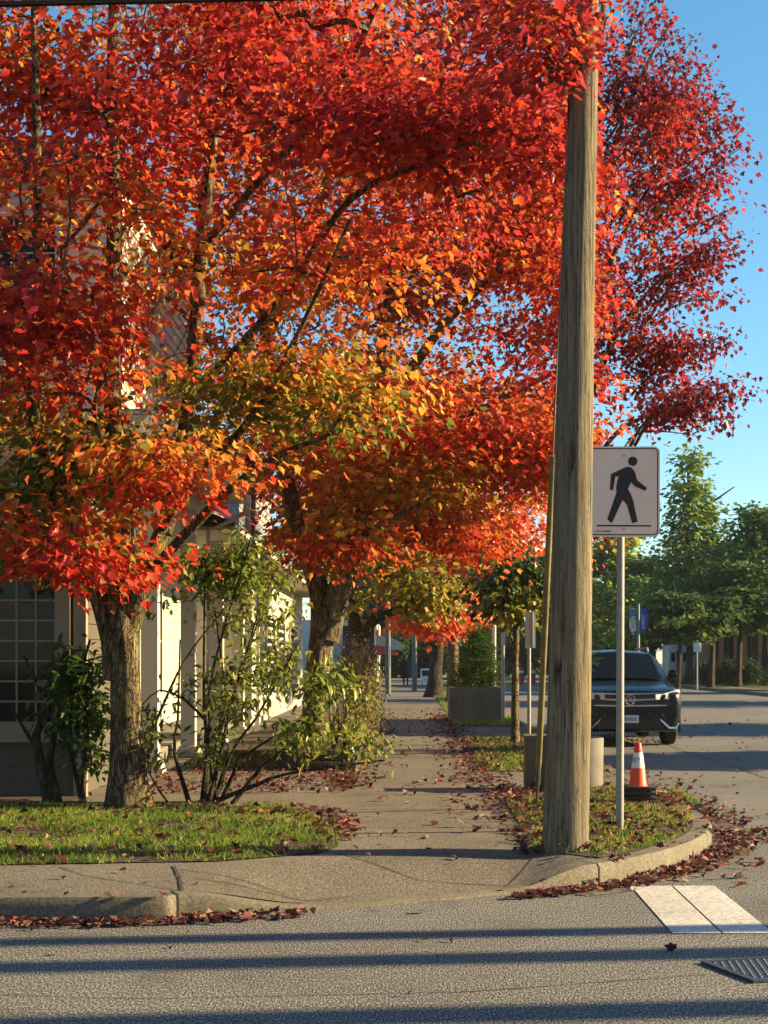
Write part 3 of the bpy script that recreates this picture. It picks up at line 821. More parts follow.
# steel sign posts along the verge
def post(name, label, px, Y, ytop, r, mat, parts=None):
    x = P(px, 0, Y)[0]; zt = P(0, ytop, Y)[2]
    t = thing(name, label, 'sign post', (x, Y, .14))
    MB().tube([(x, Y, .08), (x, Y, zt)], r, 10).build('post', M[mat], t)
    return t, x, zt
t, x, zt = post('sign_post', 'steel post carrying two stacked signs seen from behind and edge on', 529, 22.6, 612, .028, 'galv')
MB().prism([(x - .06, zt - .53), (x + .09, zt - .53), (x + .09, zt), (x - .06, zt)], 'y', 22.53, 22.565).build('sign_back', M['alu_back'], t)
MB().bbox(x + .03, x + .055, 22.48, 22.53, zt - .53, zt, .005).build('stiffener', M['alu_back'], t)
t, x, zt = post('sign_post', 'plain pale steel post right of the concrete planter', 503, 34.4, 632, .04, 'galv')
MB().prism([(x - .05, zt - .3), (x + .05, zt - .3), (x + .05, zt), (x - .05, zt)], 'y', 34.33, 34.355).build('cap', M['alu_back'], t)
post('sign_post', 'thin pale post standing behind the planter conifer', 494.5, 44, 620, .045, 'white')
post('street_post', 'dark slim post standing behind the concrete planter', 491.0, 45.5, 600, .07, 'postdark')
# concrete planter
t = thing('concrete_planter', 'large weathered rectangular concrete planter on the verge', 'planter', (1.66, 36.2, .14))
b = MB(); x0, x1, y0, y1, z0, z1 = 1.06, 2.30, 35.6, 37.4, .14, .94
b.box(x0, x1, y0, y0 + .12, z0, z1).box(x0, x1, y1 - .12, y1, z0, z1).box(x0, x0 + .12, y0 + .12, y1 - .12, z0, z1).box(x1 - .12, x1, y0 + .12, y1 - .12, z0, z1)
b.build('wall', M['conc_old'], t)
MB().box(x0 + .12, x1 - .12, y0 + .12, y1 - .12, z0, z1 - .08).build('soil', M['soil'], t)
# timber raised bed on the left
t = thing('timber_bed', 'dark timber raised garden bed beside the pavement', 'raised bed', (-1.5, 20, .14))
b = MB()
for k in range(2):
    b.bbox(-2.5, -.62 + .02 * k, 19.75, 19.87, .141 + .135 * k, .272 + .135 * k, .008)
    b.bbox(-.76, -.63 + .01 * k, 19.875, 30.2, .142 + .135 * k, .271 + .135 * k, .008)
b.build('boards', M['timber'], t)
MB().box(-2.5, -.765, 19.88, 30.2, .13, .36).build('soil', M['soil'], t)
t = thing('timber_edging', 'short timber end board of the hedge bed by the pavement', 'edging', (-.75, 30.6, .14))
MB().bbox(-1.1, -.60, 30.55, 30.7, .14, .56, .01).build('board', M['timber'], t)

# ================================================================== THE CAR
def suv(X0, Y0):
    t = thing('parked_suv', 'dark blue sport utility vehicle parked facing the corner at the kerb', 'car', (0, 0, 0))
    S = [(0.0, [(0, .32), (.74, .32), (.84, .55), (.86, .80), (.83, .93), (.74, .975), (.58, .99), (0, 1.005)]),
         (.10, [(0, .27), (.84, .27), (.93, .55), (.945, .80), (.92, .96), (.85, 1.01), (.68, 1.03), (0, 1.045)]),
         (.45, [(0, .25), (.90, .26), (.985, .55), (.995, .82), (.965, 1.0), (.89, 1.065), (.70, 1.09), (0, 1.10)]),
         (1.0, [(0, .25), (.93, .26), (.985, .55), (.995, .84), (.975, 1.03), (.90, 1.10), (.74, 1.13), (0, 1.15)]),
         (1.25, [(0, .25), (.93, .26), (.985, .55), (.995, .84), (.975, 1.05), (.92, 1.115), (.80, 1.15), (0, 1.18)]),
         (2.05, [(0, .25), (.93, .26), (.985, .55), (.995, .84), (.98, 1.07), (.80, 1.60), (.69, 1.69), (0, 1.735)]),
         (2.6, [(0, .25), (.93, .26), (.985, .55), (.995, .85), (.98, 1.08), (.81, 1.645), (.70, 1.735), (0, 1.775)]),
         (4.1, [(0, .25), (.93, .26), (.985, .55), (.995, .86), (.975, 1.09), (.79, 1.63), (.68, 1.715), (0, 1.755)]),
         (4.75, [(0, .27), (.90, .28), (.96, .55), (.97, .88), (.94, 1.09), (.72, 1.46), (.60, 1.55), (0, 1.57)]),
         (5.03, [(0, .40), (.80, .40), (.88, .58), (.90, .88), (.87, 1.02), (.76, 1.08), (.6, 1.10), (0, 1.11)])]
    rows = []
    for y, pr in S:
        full = [(-x, z) for x, z in pr[::-1]][:-1] + pr[1:] if False else None
        right = pr[::-1]                      # top centre to bottom centre
        left = [(-x, z) for x, z in pr[1:-1]]  # bottom to top, left side
        rows.append([(X0 + x, Y0 + y, z) for x, z in right + left])
    n = len(rows[0]); vs = [p for r in rows for p in r]; fs = []
    for i in range(len(rows) - 1):
        for k in range(n): fs.append((i * n + k, i * n + (k + 1) % n, (i + 1) * n + (k + 1) % n, (i + 1) * n + k))
    fs += [tuple(range(n)), tuple((len(rows) - 1) * n + k for k in range(n))]
    body = MB().add(vs, fs, True).build('body', M['paint_blue'], t)
    md = body.modifiers.new('smooth', 'BEVEL'); md.width = .03; md.segments = 2; md.limit_method = 'ANGLE'; md.angle_limit = R(20)
    def L(x, y, z): return (X0 + x, Y0 + y, z)
    # windscreen grid
    A = [(-.80, 1.15), (-.4, 1.172), (0, 1.18), (.4, 1.172), (.80, 1.15)]; B = [(-.71, 1.685), (-.36, 1.718), (0, 1.735), (.36, 1.718), (.71, 1.685)]
    vs = []; nv = 4
    for j in range(nv + 1):
        v = .06 + .86 * j / nv
        for a_, b_ in zip(A, B):
            x = (a_[0] * (1 - v) + b_[0] * v) * .955; z = a_[1] * (1 - v) + b_[1] * v; y = 1.25 + .8 * v
            vs.append(L(x, y - .018, z + .022))
    MB().add(vs, [(j * 5 + i, j * 5 + i + 1, j * 5 + i + 6, j * 5 + i + 5) for j in range(nv) for i in range(4)], True).build('windscreen', M['car_glass'], t)
    for s in (-1, 1):
        w = [(.955, 1.45, 1.13), (.82, 2.12, 1.585), (.825, 2.65, 1.615), (.81, 4.05, 1.60), (.90, 4.5, 1.15), (.965, 3.0, 1.13)]
        MB().add([L(s * (x + .012), y, z) for x, y, z in w], [tuple(range(6))]).build('side_window', M['car_glass'], t)
        hl = thing  # headlight: swept back round the corner
        pf = [(.46, -.02, .855), (.70, .0, .86), (.87, .07, .885), (.945, .22, .95), (.93, .22, 1.04), (.86, .06, 1.03), (.70, -.012, .985), (.46, -.022, .955)]
        pb = [(x * .97, y + .12, z) for x, y, z in pf]
        vs = [L(s * x, y, z) for x, y, z in pf + pb]
        h = MB().add(vs, [tuple(range(8)), tuple(range(15, 7, -1))] + [(i, (i + 1) % 8, (i + 1) % 8 + 8, i + 8) for i in range(8)]).build('headlight', M['lamp'], t)
        MB().bbox(*sorted((X0 + s * .56, X0 + s * .64)), Y0 - .034, Y0 - .02, .885, .945, .006).build('lamp_unit', M['blackgloss'], h)
        MB().bbox(*sorted((X0 + s * .71, X0 + s * .77)), Y0 - .012, Y0 + .03, .90, .98, .006).build('lamp_unit', M['blackgloss'], h)
        # fog lamp surround and bright hook
        MB().add([L(s * .56, -.012, .60), L(s * .86, .05, .66), L(s * .87, .06, .40), L(s * .72, .0, .36)], [(0, 1, 2, 3)]).build('fog_lamp_recess', M['blackgloss'], t)
        MB().tube([L(s * .54, -.03, .50), L(s * .60, -.03, .44), L(s * .70, -.025, .345), L(s * .82, .03, .345), L(s * .90, .09, .42)], [.012, .018, .02, .018, .01], 6).build('bright_trim', M['chrome'], t)
        # mirror
        b = MB(); b.bbox(*sorted((X0 + s * .95, X0 + s * 1.12)), Y0 + 1.42, Y0 + 1.60, 1.21, 1.39, .045); m = b.build('mirror', M['paint_blue'], t)
        MB().tube([L(s * .92, 1.5, 1.12), L(s * 1.0, 1.5, 1.24)], .03, 6).build('arm', M['blackgloss'], m)
        MB().tube([L(s * .69, 2.35, 1.72), L(s * .71, 2.5, 1.80), L(s * .71, 3.9, 1.79), L(s * .68, 4.15, 1.72)], .022, 6).build('roof_rail', M['galv'], t)
        for y in (.95, 3.93):
            w = MB(); prof = [(.22, -.125), (.33, -.125), (.365, -.10), (.375, 0), (.365, .10), (.33, .125), (.22, .125)]
            vs, fs = [], []
            for r_, o in prof:
                for k in range(28):
                    a_ = 2 * math.pi * k / 28; vs.append(L(s * .845 + o, y + r_ * math.cos(a_), .375 + r_ * math.sin(a_)))
            for i in range(len(prof) - 1):
                for k in range(28): fs.append((i * 28 + k, i * 28 + (k + 1) % 28, (i + 1) * 28 + (k + 1) % 28, (i + 1) * 28 + k))
            wh = w.add(vs, fs, True).build('wheel', M['tyre'], t)
            rb = MB()
            for k in range(5):
                a_ = 2 * math.pi * k / 5
                c, sn = math.cos(a_), math.sin(a_)
                rb.tube([L(s * .965, y, .375), L(s * .955, y + .22 * c, .375 + .22 * sn)], .03, 5)
            rb.tube([L(s * .86, y, .375), L(s * .90, y, .375)], .23, 20); rb.build('rim', M['rim'], wh)
            ar = MB()
            ar.tube([L(s * .985, y + .43 * math.cos(a_), .375 + .43 * math.sin(a_)) for a_ in np.linspace(-.3, math.pi + .3, 18)], .03, 6)
            ar.build('wheel_arch', M['blackgloss'], t)
    # grille, bars, bumper intake
    MB().prism([(X0 - .80, .73), (X0 + .80, .73), (X0 + .80, .80), (X0 + .46, .955), (X0 - .46, .955), (X0 - .80, .80)], 'y', Y0 - .014, Y0 + .05).build('grille', M['blackgloss'], t)
    for z, hw in ((.955, .62), (.848, .47), (.742, .66)):
        pts = [L(x, -.028 + .05 * (abs(x) / .8) ** 3, z + .012 * (abs(x) / hw) ** 2) for x in np.linspace(-hw, hw, 9)]
        MB().tube(pts, .016, 6).build('chrome_bar', M['chrome'], t)
    MB().prism([(X0 - .62, .33), (X0 + .62, .33), (X0 + .52, .50), (X0 - .52, .50)], 'y', Y0 - .012, Y0 + .05).build('lower_intake', M['blackgloss'], t)
    pl = MB(); pl.bbox(X0 - .155, X0 + .155, Y0 - .028, Y0 - .012, .435, .575, .004); pl = pl.build('number_plate', M['plate'], t)
    pc = MB()
    for i in range(6): pc.box(X0 - .115 + i * .042 - .012, X0 - .115 + i * .042 + (.012 if i % 2 else .006), Y0 - .0305, Y0 - .0285, .475, .535)
    pc.build('raised_marks', M['blue'], pl)
    em = MB()
    em.tube([L(.085 * math.cos(a_), -.045, .848 + .085 * math.sin(a_)) for a_ in np.linspace(0, 2 * math.pi, 25)], .009, 6)
    em.tube([L(-.036, -.047, .922), L(0, -.047, .858), L(.036, -.047, .922)], .008, 5)
    em.tube([L(-.073, -.047, .885), L(-.034, -.047, .776), L(0, -.047, .843), L(.034, -.047, .776), L(.073, -.047, .885)], .008, 5)
    em.build('emblem', M['chrome'], t)
    MB().bbox(X0 - .16, X0 + .16, Y0 + 1.85, Y0 + 1.87, 1.575, 1.625, .005).build('rear_view_mirror', M['blackgloss'], t)
    off = Vector((X0, Y0, 0))
    t.location = off
    for c in t.children:
        for v in c.data.vertices: v.co -= off
        for g in c.children:
            for v in g.data.vertices: v.co -= off
    return t
suv(4.07, 27.7)
# ================================================================== HOUSES
def siding(b, p0, p1, z0, z1, pitch, lip=.018, out=(0, -1)):
    """clapboard rows between two plan points, facing 'out'"""
    z = z0
    while z < z1 - .01:
        zt = min(z + pitch, z1)
        a = (p0[0] + out[0] * lip, p0[1] + out[1] * lip, z); c = (p1[0] + out[0] * lip, p1[1] + out[1] * lip, z)
        b.add([a, c, (p1[0], p1[1], zt), (p0[0], p0[1], zt)], [(0, 1, 2, 3)])
        b.add([(p0[0], p0[1], z), (p1[0], p1[1], z), c, a], [(0, 1, 2, 3)])
        z = zt
def window_y(parent, x0, x1, z0, z1, y, cols, rows, tr=.09, mat='trim', mw=.018):
    """window in a wall facing the camera (-Y)"""
    fr = MB()
    fr.box(x0 - tr, x0, y - .05, y + .02, z0 - tr, z1 + tr).box(x1, x1 + tr, y - .05, y + .02, z0 - tr, z1 + tr)
    fr.box(x0, x1, y - .05, y + .02, z1, z1 + tr).box(x0 - tr, x1 + tr, y - .075, y + .02, z0 - tr - .05, z0 - tr)
    fr.box(x0, x1, y - .05, y + .02, z0 - tr, z0)
    w = fr.build('window', M[mat], parent)
    MB().box(x0, x1, y - .004, y + .002, z0, z1).build('pane', M['glass'], w)
    g = MB()
    for i in range(1, cols): g.box(x0 + (x1 - x0) * i / cols - mw / 2, x0 + (x1 - x0) * i / cols + mw / 2, y - .02, y - .006, z0, z1)
    for j in range(1, rows):
        zz = z0 + (z1 - z0) * j / rows
        g.box(x0, x1, y - .017, y - .007, zz - mw / 2, zz + mw / 2)
    if cols > 1 or rows > 1: g.build('glazing_bars', M[mat], w)
    return w
def window_x(parent, y0, y1, z0, z1, x, tr=.10, mat='trim', mid=True):
    """window in a wall facing the street (+X)"""
    fr = MB()
    fr.box(x - .02, x + .06, y0 - tr, y0, z0 - tr, z1 + tr).box(x - .02, x + .06, y1, y1 + tr, z0 - tr, z1 + tr)
    fr.box(x - .02, x + .06, y0, y1, z1, z1 + tr).box(x - .02, x + .09, y0 - tr, y1 + tr, z0 - tr - .05, z0 - tr).box(x - .02, x + .06, y0, y1, z0 - tr, z0)
    w = fr.build('window', M[mat], parent)
    MB().box(x - .003, x + .004, y0, y1, z0, z1).build('pane', M['glass'], w)
    if mid:
        g = MB(); zz = (z0 + z1) / 2
        g.box(x + .006, x + .03, y0, y1, zz - .02, zz + .02); g.box(x + .006, x + .026, (y0 + y1) / 2 - .015, (y0 + y1) / 2 + .015, z0, zz - .02)
        g.build('glazing_bars', M[mat], w)
    return w
# near block with the many-paned window
t = thing('grey_house', 'grey clapboard house front with a many paned window behind the lawn', 'house', (-6, 16, .14))
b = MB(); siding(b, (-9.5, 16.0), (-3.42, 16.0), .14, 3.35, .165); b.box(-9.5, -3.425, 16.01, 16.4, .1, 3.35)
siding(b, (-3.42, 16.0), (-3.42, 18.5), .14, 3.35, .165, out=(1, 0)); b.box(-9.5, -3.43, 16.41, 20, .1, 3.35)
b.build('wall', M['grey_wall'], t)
window_y(t, -5.42, -3.62, .92, 3.02, 15.975, 9, 10, .16, 'tan_trim')
MB().box(-3.43, -3.30, 15.955, 16.06, .14, 3.35).build('corner_trim', M['tan_trim'], t)
MB().box(-9.8, -3.1, 15.45, 16.0, 3.352, 3.42).build('soffit', M['soffit'], t)
MB().box(-9.8, -3.02, 15.36, 15.45, 3.30, 3.50).build('gutter', M['trim'], t)
MB().prism([(15.36, 3.5), (18.6, 4.6), (18.6, 3.5)], 'x', -9.8, -3.02).build('roof', M['shingle'], t)
b = MB(); siding(b, (-3.42, 18.6), (-3.42, 24.4), 4.2, 7.4, .16, .022, (1, 0)); siding(b, (-9, 18.58), (-3.42, 18.58), 3.4, 7.4, .16)
b.box(-9, -3.44, 18.6, 24.4, 3.42, 7.4); b.build('upper_wall', M['cream_sunlit'], t)
window_x(t, 20.0, 20.9, 5.9, 7.0, -3.40)
window_y(t, -5.2, -4.2, 5.6, 6.9, 18.55, 2, 3)
MB().box(-3.46, -3.37, 24.38, 24.5, 4.2, 7.4).build('corner_trim', M['trim'], t)
MB().prism([(-9.6, 7.402), (-3.1, 7.402), (-3.1, 7.5), (-6.2, 7.95), (-9.6, 7.5)], 'y', 18.1, 24.8).build('upper_roof', M['shingle'], t)

# long porch building along the pavement
t = thing('porch_house', 'long cream house with a columned porch and deep eaves along the pavement', 'house', (-4.5, 30, .14))
b = MB()
siding(b, (-4.7, 18.6), (-4.7, 33.0), .3, 3.9, .17, .02, (1, 0)); b.box(-9, -4.72, 20.01, 33, .1, 3.9)
siding(b, (-3.28, 33.0), (-3.28, 49.5), .3, 3.6, .2, .022, (1, 0)); siding(b, (-4.7, 32.99), (-3.28, 32.99), .3, 3.6, .2)
b.box(-9, -3.30, 33.0, 49.5, .1, 3.6)
b.build('wall', M['white_wall'], t)
b = MB(); siding(b, (-3.6, 33.5), (-3.6, 41.5), 3.9, 6.1, .17, .02, (1, 0)); siding(b, (-8, 33.48), (-3.6, 33.48), 3.8, 6.1, .17); b.box(-8, -3.62, 33.5, 41.5, 3.8, 6.1)
b.build('upper_wall', M['blue_siding'], t)
MB().prism([(-8.6, 6.1), (-3.2, 6.1), (-5.9, 7.6)], 'y', 33.1, 41.9).build('upper_roof', M['shingle'], t)
MB().bbox(-4.7, -3.42, 20.0, 32.9, .13, .32, .01).build('porch_deck', M['deck'], t)
for y in (19.45, 22.9, 26.4, 29.8):
    c = MB()
    c.box(-3.31, -3.10, y - .105, y + .105, .28, 3.78)
    for (w, z0, z1) in ((.17, .14, .2), (.155, .2, .245), (.135, .245, .281), (.13, 3.6, 3.68), (.15, 3.68, 3.782)):
        c.box(-3.205 - w, -3.205 + w, y - w, y + w, z0, z1)
    c.build('column', M['trim'], t)
# porch beam and eaves
MB().box(-3.34, -3.08, 18.9, 33.2, 3.785, 4.0).build('beam', M['trim'], t)
MB().box(-4.7, -2.50, 18.7, 24.0, 4.002, 4.06).build('soffit', M['soffit'], t)
MB().tube([(-2.45, 18.7, 4.05), (-2.45, 24.05, 4.05)], .075, 8).build('gutter', M['trim'], t)
MB().prism([(-2.40, 4.1), (-6.2, 5.5), (-6.2, 4.06), (-2.40, 4.065)], 'y', 18.66, 24.05).build('roof', M['shingle'], t)
MB().box(-4.7, -2.72, 24.1, 49.9, 3.602, 3.66).build('soffit', M['soffit'], t)
MB().tube([(-2.68, 24.1, 3.66), (-2.68, 49.9, 3.66)], .07, 8).build('gutter', M['trim'], t)
MB().tube([(-2.46, 24.0, 4.0), (-2.5, 24.04, 3.85), (-2.75, 24.05, 3.72), (-3.06, 24.05, 3.6), (-3.06, 24.05, .2)], .035, 8).build('downpipe', M['trim'], t)
MB().prism([(-2.62, 3.71), (-5.6, 4.9), (-5.6, 3.662), (-2.62, 3.665)], 'y', 24.06, 49.9).build('roof', M['shingle'], t)
for y0, y1 in ((20.4, 21.7), (24.3, 25.5), (28.2, 29.4)): window_x(t, y0, y1, .95, 2.9, -4.68)
dr = MB().box(-4.70, -4.64, 22.5, 23.5, .33, 2.6).build('door', M['offwhite'], t)
MB().lathe([(.03, 0), (.035, .03), (.0, .05)], (-4.62, 22.62, 1.3), 10).build('handle', M['iron'], dr)
for y0, y1 in ((36.2, 38.4), (39.6, 41.6), (43.6, 46.2)): window_x(t, y0, y1, .75, 2.55, -3.27)
MB().box(-3.285, -3.20, 34.0, 34.12, .14, 3.6).build('corner_trim', M['trim'], t)
window_x(t, 35.2, 36.4, 4.4, 5.7, -3.58); window_y(t, -5.0, -4.2, 4.4, 5.6, 33.46, 1, 2)

# awning shop far along the pavement
t = thing('awning_shop', 'small far shop with a cream arched canopy over a red awning', 'shop', (-3.0, 90, .14))
MB().box(-9, -1.6, 88, 104, .1, 3.9).build('wall', M['offwhite'], t)
def arch(x0, x1, y, w, z, r, mat, name):
    b = MB(); n = 10; vs = []
    for xx in (x0, x1):
        for k in range(n + 1):
            a = math.pi / 2 * k / n; 
            vs.append((xx, 0, 0))
    vs = []
    for yy in (y, y + w):
        for k in range(n + 1):
            a = math.pi / 2 * k / n
            vs.append((x0 + (x1 - x0) * math.sin(a), yy, z + r * math.cos(a)))
        vs.append((x0, yy, z))
    m = n + 2
    b.add(vs, [(k, k + 1, m + k + 1, m + k) for k in range(n)] + [tuple(range(m)), tuple(range(2 * m - 1, m - 1, -1)), (n, n + 1, 2 * m - 1, m + n)])
    b.build(name, M[mat], t)
arch(-1.6, -.04, 86.5, 6, 2.20, .80, 'awning_white', 'arched_canopy')
arch(-1.55, -.36, 80.3, 5, 1.86, .50, 'awning_red', 'red_awning')
MB().box(-3.2, -1.55, 80.4, 87.4, .14, 3.4).build('shopfront', M['postdark'], t)

# brick office across the street
t = thing('brick_building', 'low red brick building with tall dark windows across the street', 'building', (22, 92, .14))
fy = 92.0
MB().box(18.9, 46, fy + .5, fy + 20, .1, 4.6).build('wall', M['brick'], t)
pxs = [(706, 711), (719, 724), (734, 738.5), (742.5, 747), (758, 766), (784, 790)]
for a_, b_ in pxs:
    xa, xb = P(a_, 0, fy)[0], P(b_, 0, fy)[0]
    MB().box(xa, xb, fy, fy + .49, .1, 4.28).build('brick_pier', M['brick'], t)
edges = [p for ab in pxs for p in ab]
for i in range(0, len(pxs) - 1):
    xa, xb = P(pxs[i][1], 0, fy)[0], P(pxs[i + 1][0], 0, fy)[0]
    w = MB().box(xa + .02, xb - .02, fy + .30, fy + .34, .6, 4.2).build('window', M['glass'], t)
    f = MB(); f.box(xa + .02, xb - .02, fy + .25, fy + .298, 1.55, 1.63).box(xa + .02, xb - .02, fy + .25, fy + .298, 3.0, 3.07)
    f.box((xa + xb) / 2 - .03, (xa + xb) / 2 + .03, fy + .24, fy + .296, .6, 4.2); f.build('frame', M['postgrey'], w)
MB().box(18.0, 46, fy - .1, fy + 20, 4.3, 4.9).build('parapet', M['offwhite'], t)
MB().box(P(728, 0, fy)[0], P(738, 0, fy)[0], fy - .25, fy - .12, 4.25, 5.05).build('sign_panel', M['white'], t)

# white motor home beyond the trees
t = thing('motor_home', 'white motor home parked beyond the trees across the street', 'motor home', (17.5, 100, 0))
def PX2(px): return P(px, 0, 100)[0]
b = MB(); b.bbox(PX2(668), PX2(703), 100, 102.3, .55, 2.62, .12); b.build('body', M['offwhite'], t)
b = MB(); b.bbox(PX2(694), PX2(712), 100.1, 102.2, .5, 1.6, .15); b.build('cab', M['offwhite'], t)
for a_, b_ in ((671, 675), (683, 686)):
    MB().box(PX2(a_), PX2(b_), 99.97, 99.995, 1.5, 2.1).build('window', M['glass'], t)
MB().box(PX2(676.5), PX2(680.5), 99.97, 99.995, .7, 2.25).build('door', M['blackgloss'], t)
MB().prism([(PX2(688), 2.0), (PX2(698), 1.9), (PX2(694), 2.35), (PX2(688), 2.4)], 'y', 99.96, 99.99).build('dark_stripe', M['postdark'], t)
for px in (674, 706):
    w = MB(); w.tube([(PX2(px), 99.95, .4), (PX2(px), 100.3, .4)], .4, 16); w.build('wheel', M['tyre'], t)

# far furniture
def simple_post(name, label, cat, px, Y, ytop, r, mat, z0=.1):
    x = P(px, 0, Y)[0]; t = thing(name, label, cat, (x, Y, z0))
    MB().tube([(x, Y, z0), (x, Y, P(0, ytop, Y)[2])], [r, r * .8], 10).build('post', M[mat], t)
    return t, x
t, x = simple_post('street_lamp', 'tall grey lamp post beside the far end of the pavement', 'lamp post', 414.5, 72, 560, .13, 'postgrey')
MB().tube([(x, 72, P(0, 560, 72)[2]), (x + .6, 72, P(0, 556, 72)[2]), (x + 1.6, 72, P(0, 555, 72)[2])], .06, 8).build('arm', M['postgrey'], t)
MB().bbox(x + 1.4, x + 2.1, 71.85, 72.15, P(0, 557, 72)[2], P(0, 553, 72)[2], .05).build('lamp_head', M['postgrey'], t)
t, x = simple_post('utility_post', 'grey post left of the far walking person', 'post', 388, 66, 600, .13, 'postgrey')
MB().box(x + .02, x + .10, 65.84, 65.86, 1.3, 2.2).build('notice', M['white'], t)
t = thing('newspaper_box', 'pale blue newspaper box beside the far grey lamp post', 'newspaper box', (P(426, 0, 78)[0], 78, .14))
x = P(426, 0, 78)[0]
MB().bbox(x - .28, x + .28, 77.8, 78.2, .45, 1.15, .04).build('box', M['pale_blue'], t)
MB().box(x - .2, x + .2, 77.785, 77.798, .8, 1.08).build('window', M['glass'], t)
for s in (-1, 1): MB().tube([(x + s * .2, 78, .14), (x + s * .2, 78, .46)], .03, 6).build('leg', M['postgrey'], t)
t, x = simple_post('bus_stop', 'thin pole with a small white sign panel across the street', 'bus stop', 697, 78, 650, .05, 'galv')
b = MB(); b.bbox(x - .19, x + .19, 77.9, 77.94, P(0, 652, 78)[2], P(0, 643, 78)[2], .01); b.build('sign_panel', M['white'], t)
# banners on a lamp post in the street corner
t, x = simple_post('banner_post', 'lamp post flying a patterned banner and a blue banner behind the car', 'lamp post', 638.5, 62, 604, .06, 'galv')
def banner(x0, x1, y0, y1, mats, name):
    n = 10; b = MB(); vs = []
    s = 1 if x1 > x0 else -1
    zs = [P(0, y0 + (y1 - y0) * k / n, 62)[2] for k in range(n + 1)]
    for yy in (61.98, 62.02):
        for k in range(n + 1):
            u = k / n; w = abs(x1 - x0) * (min(1, .78 + 1.6 * u) if u < .72 else 1 - .5 * (u - .72) / .28)
            vs += [(x0, yy + .03 * math.sin(u * 5), zs[k]), (x0 + s * w, yy + .05 * math.sin(u * 5 + 1), zs[k])]
    m = 2 * (n + 1)
    b.add(vs, [(2 * k, 2 * k + 1, 2 * k + 3, 2 * k + 2) for k in range(n)] + [(m + 2 * k, m + 2 * k + 2, m + 2 * k + 3, m + 2 * k + 1) for k in range(n)] + [(2 * k, 2 * k + 2, m + 2 * k + 2, m + 2 * k) for k in range(n)] + [(2 * k + 1, m + 2 * k + 1, m + 2 * k + 3, 2 * k + 3) for k in range(n)])
    return b.build(name, mats, t)
banner(P(640.0, 0, 62)[0], P(648.2, 0, 62)[0], 608, 633, M['blue'], 'blue_banner')
def motley():
    m, nt, b = new_mat('banner_pattern')
    v = nd(nt, 'ShaderNodeTexVoronoi', Scale=5.0); nt.links.new(coords(nt, (1, 1, .8)), v.inputs['Vector'])
    s = nt.nodes.new('ShaderNodeSeparateColor'); nt.links.new(v.outputs['Color'], s.inputs[0])
    nt.links.new(ramp(nt, s.outputs[0], [(.0, (.03, .10, .30)), (.3, (.10, .30, .28)), (.5, (.6, .5, .3)), (.65, (.5, .42, .1)), (.78, (.5, .05, .12)), (.9, (.6, .6, .55))]), b.inputs['Base Color'])
    return m
banner(P(636.2, 0, 62)[0], P(629.2, 0, 62)[0], 608, 635, motley(), 'patterned_banner')
xb = P(643, 0, 62)[0]
text_mesh('SURREY', .17, 'lettering', M['white'], t, lambda x_, y_, z_: (xb - y_, 61.93 - z_, P(0, 622, 62)[2] + x_), 0)
# red upright things far across the road
for px, lab in ((521.5, 'left one of two small red upright posts far across the road'), (533, 'right one of two small red upright posts far across the road')):
    x = P(px, 0, 104)[0]; t = thing('red_bollard', lab, 'bollard', (x, 104, 0), 'red posts far across the road')
    MB().lathe([(.16, 0), (.16, .9), (.12, 1.1), (.0, 1.15)], (x, 104, 0), 12).build('shaft', M['red_paint'], t)
    MB().lathe([(.165, .75), (.165, .9)], (x, 104, 0), 12, False).build('band', M['white'], t)

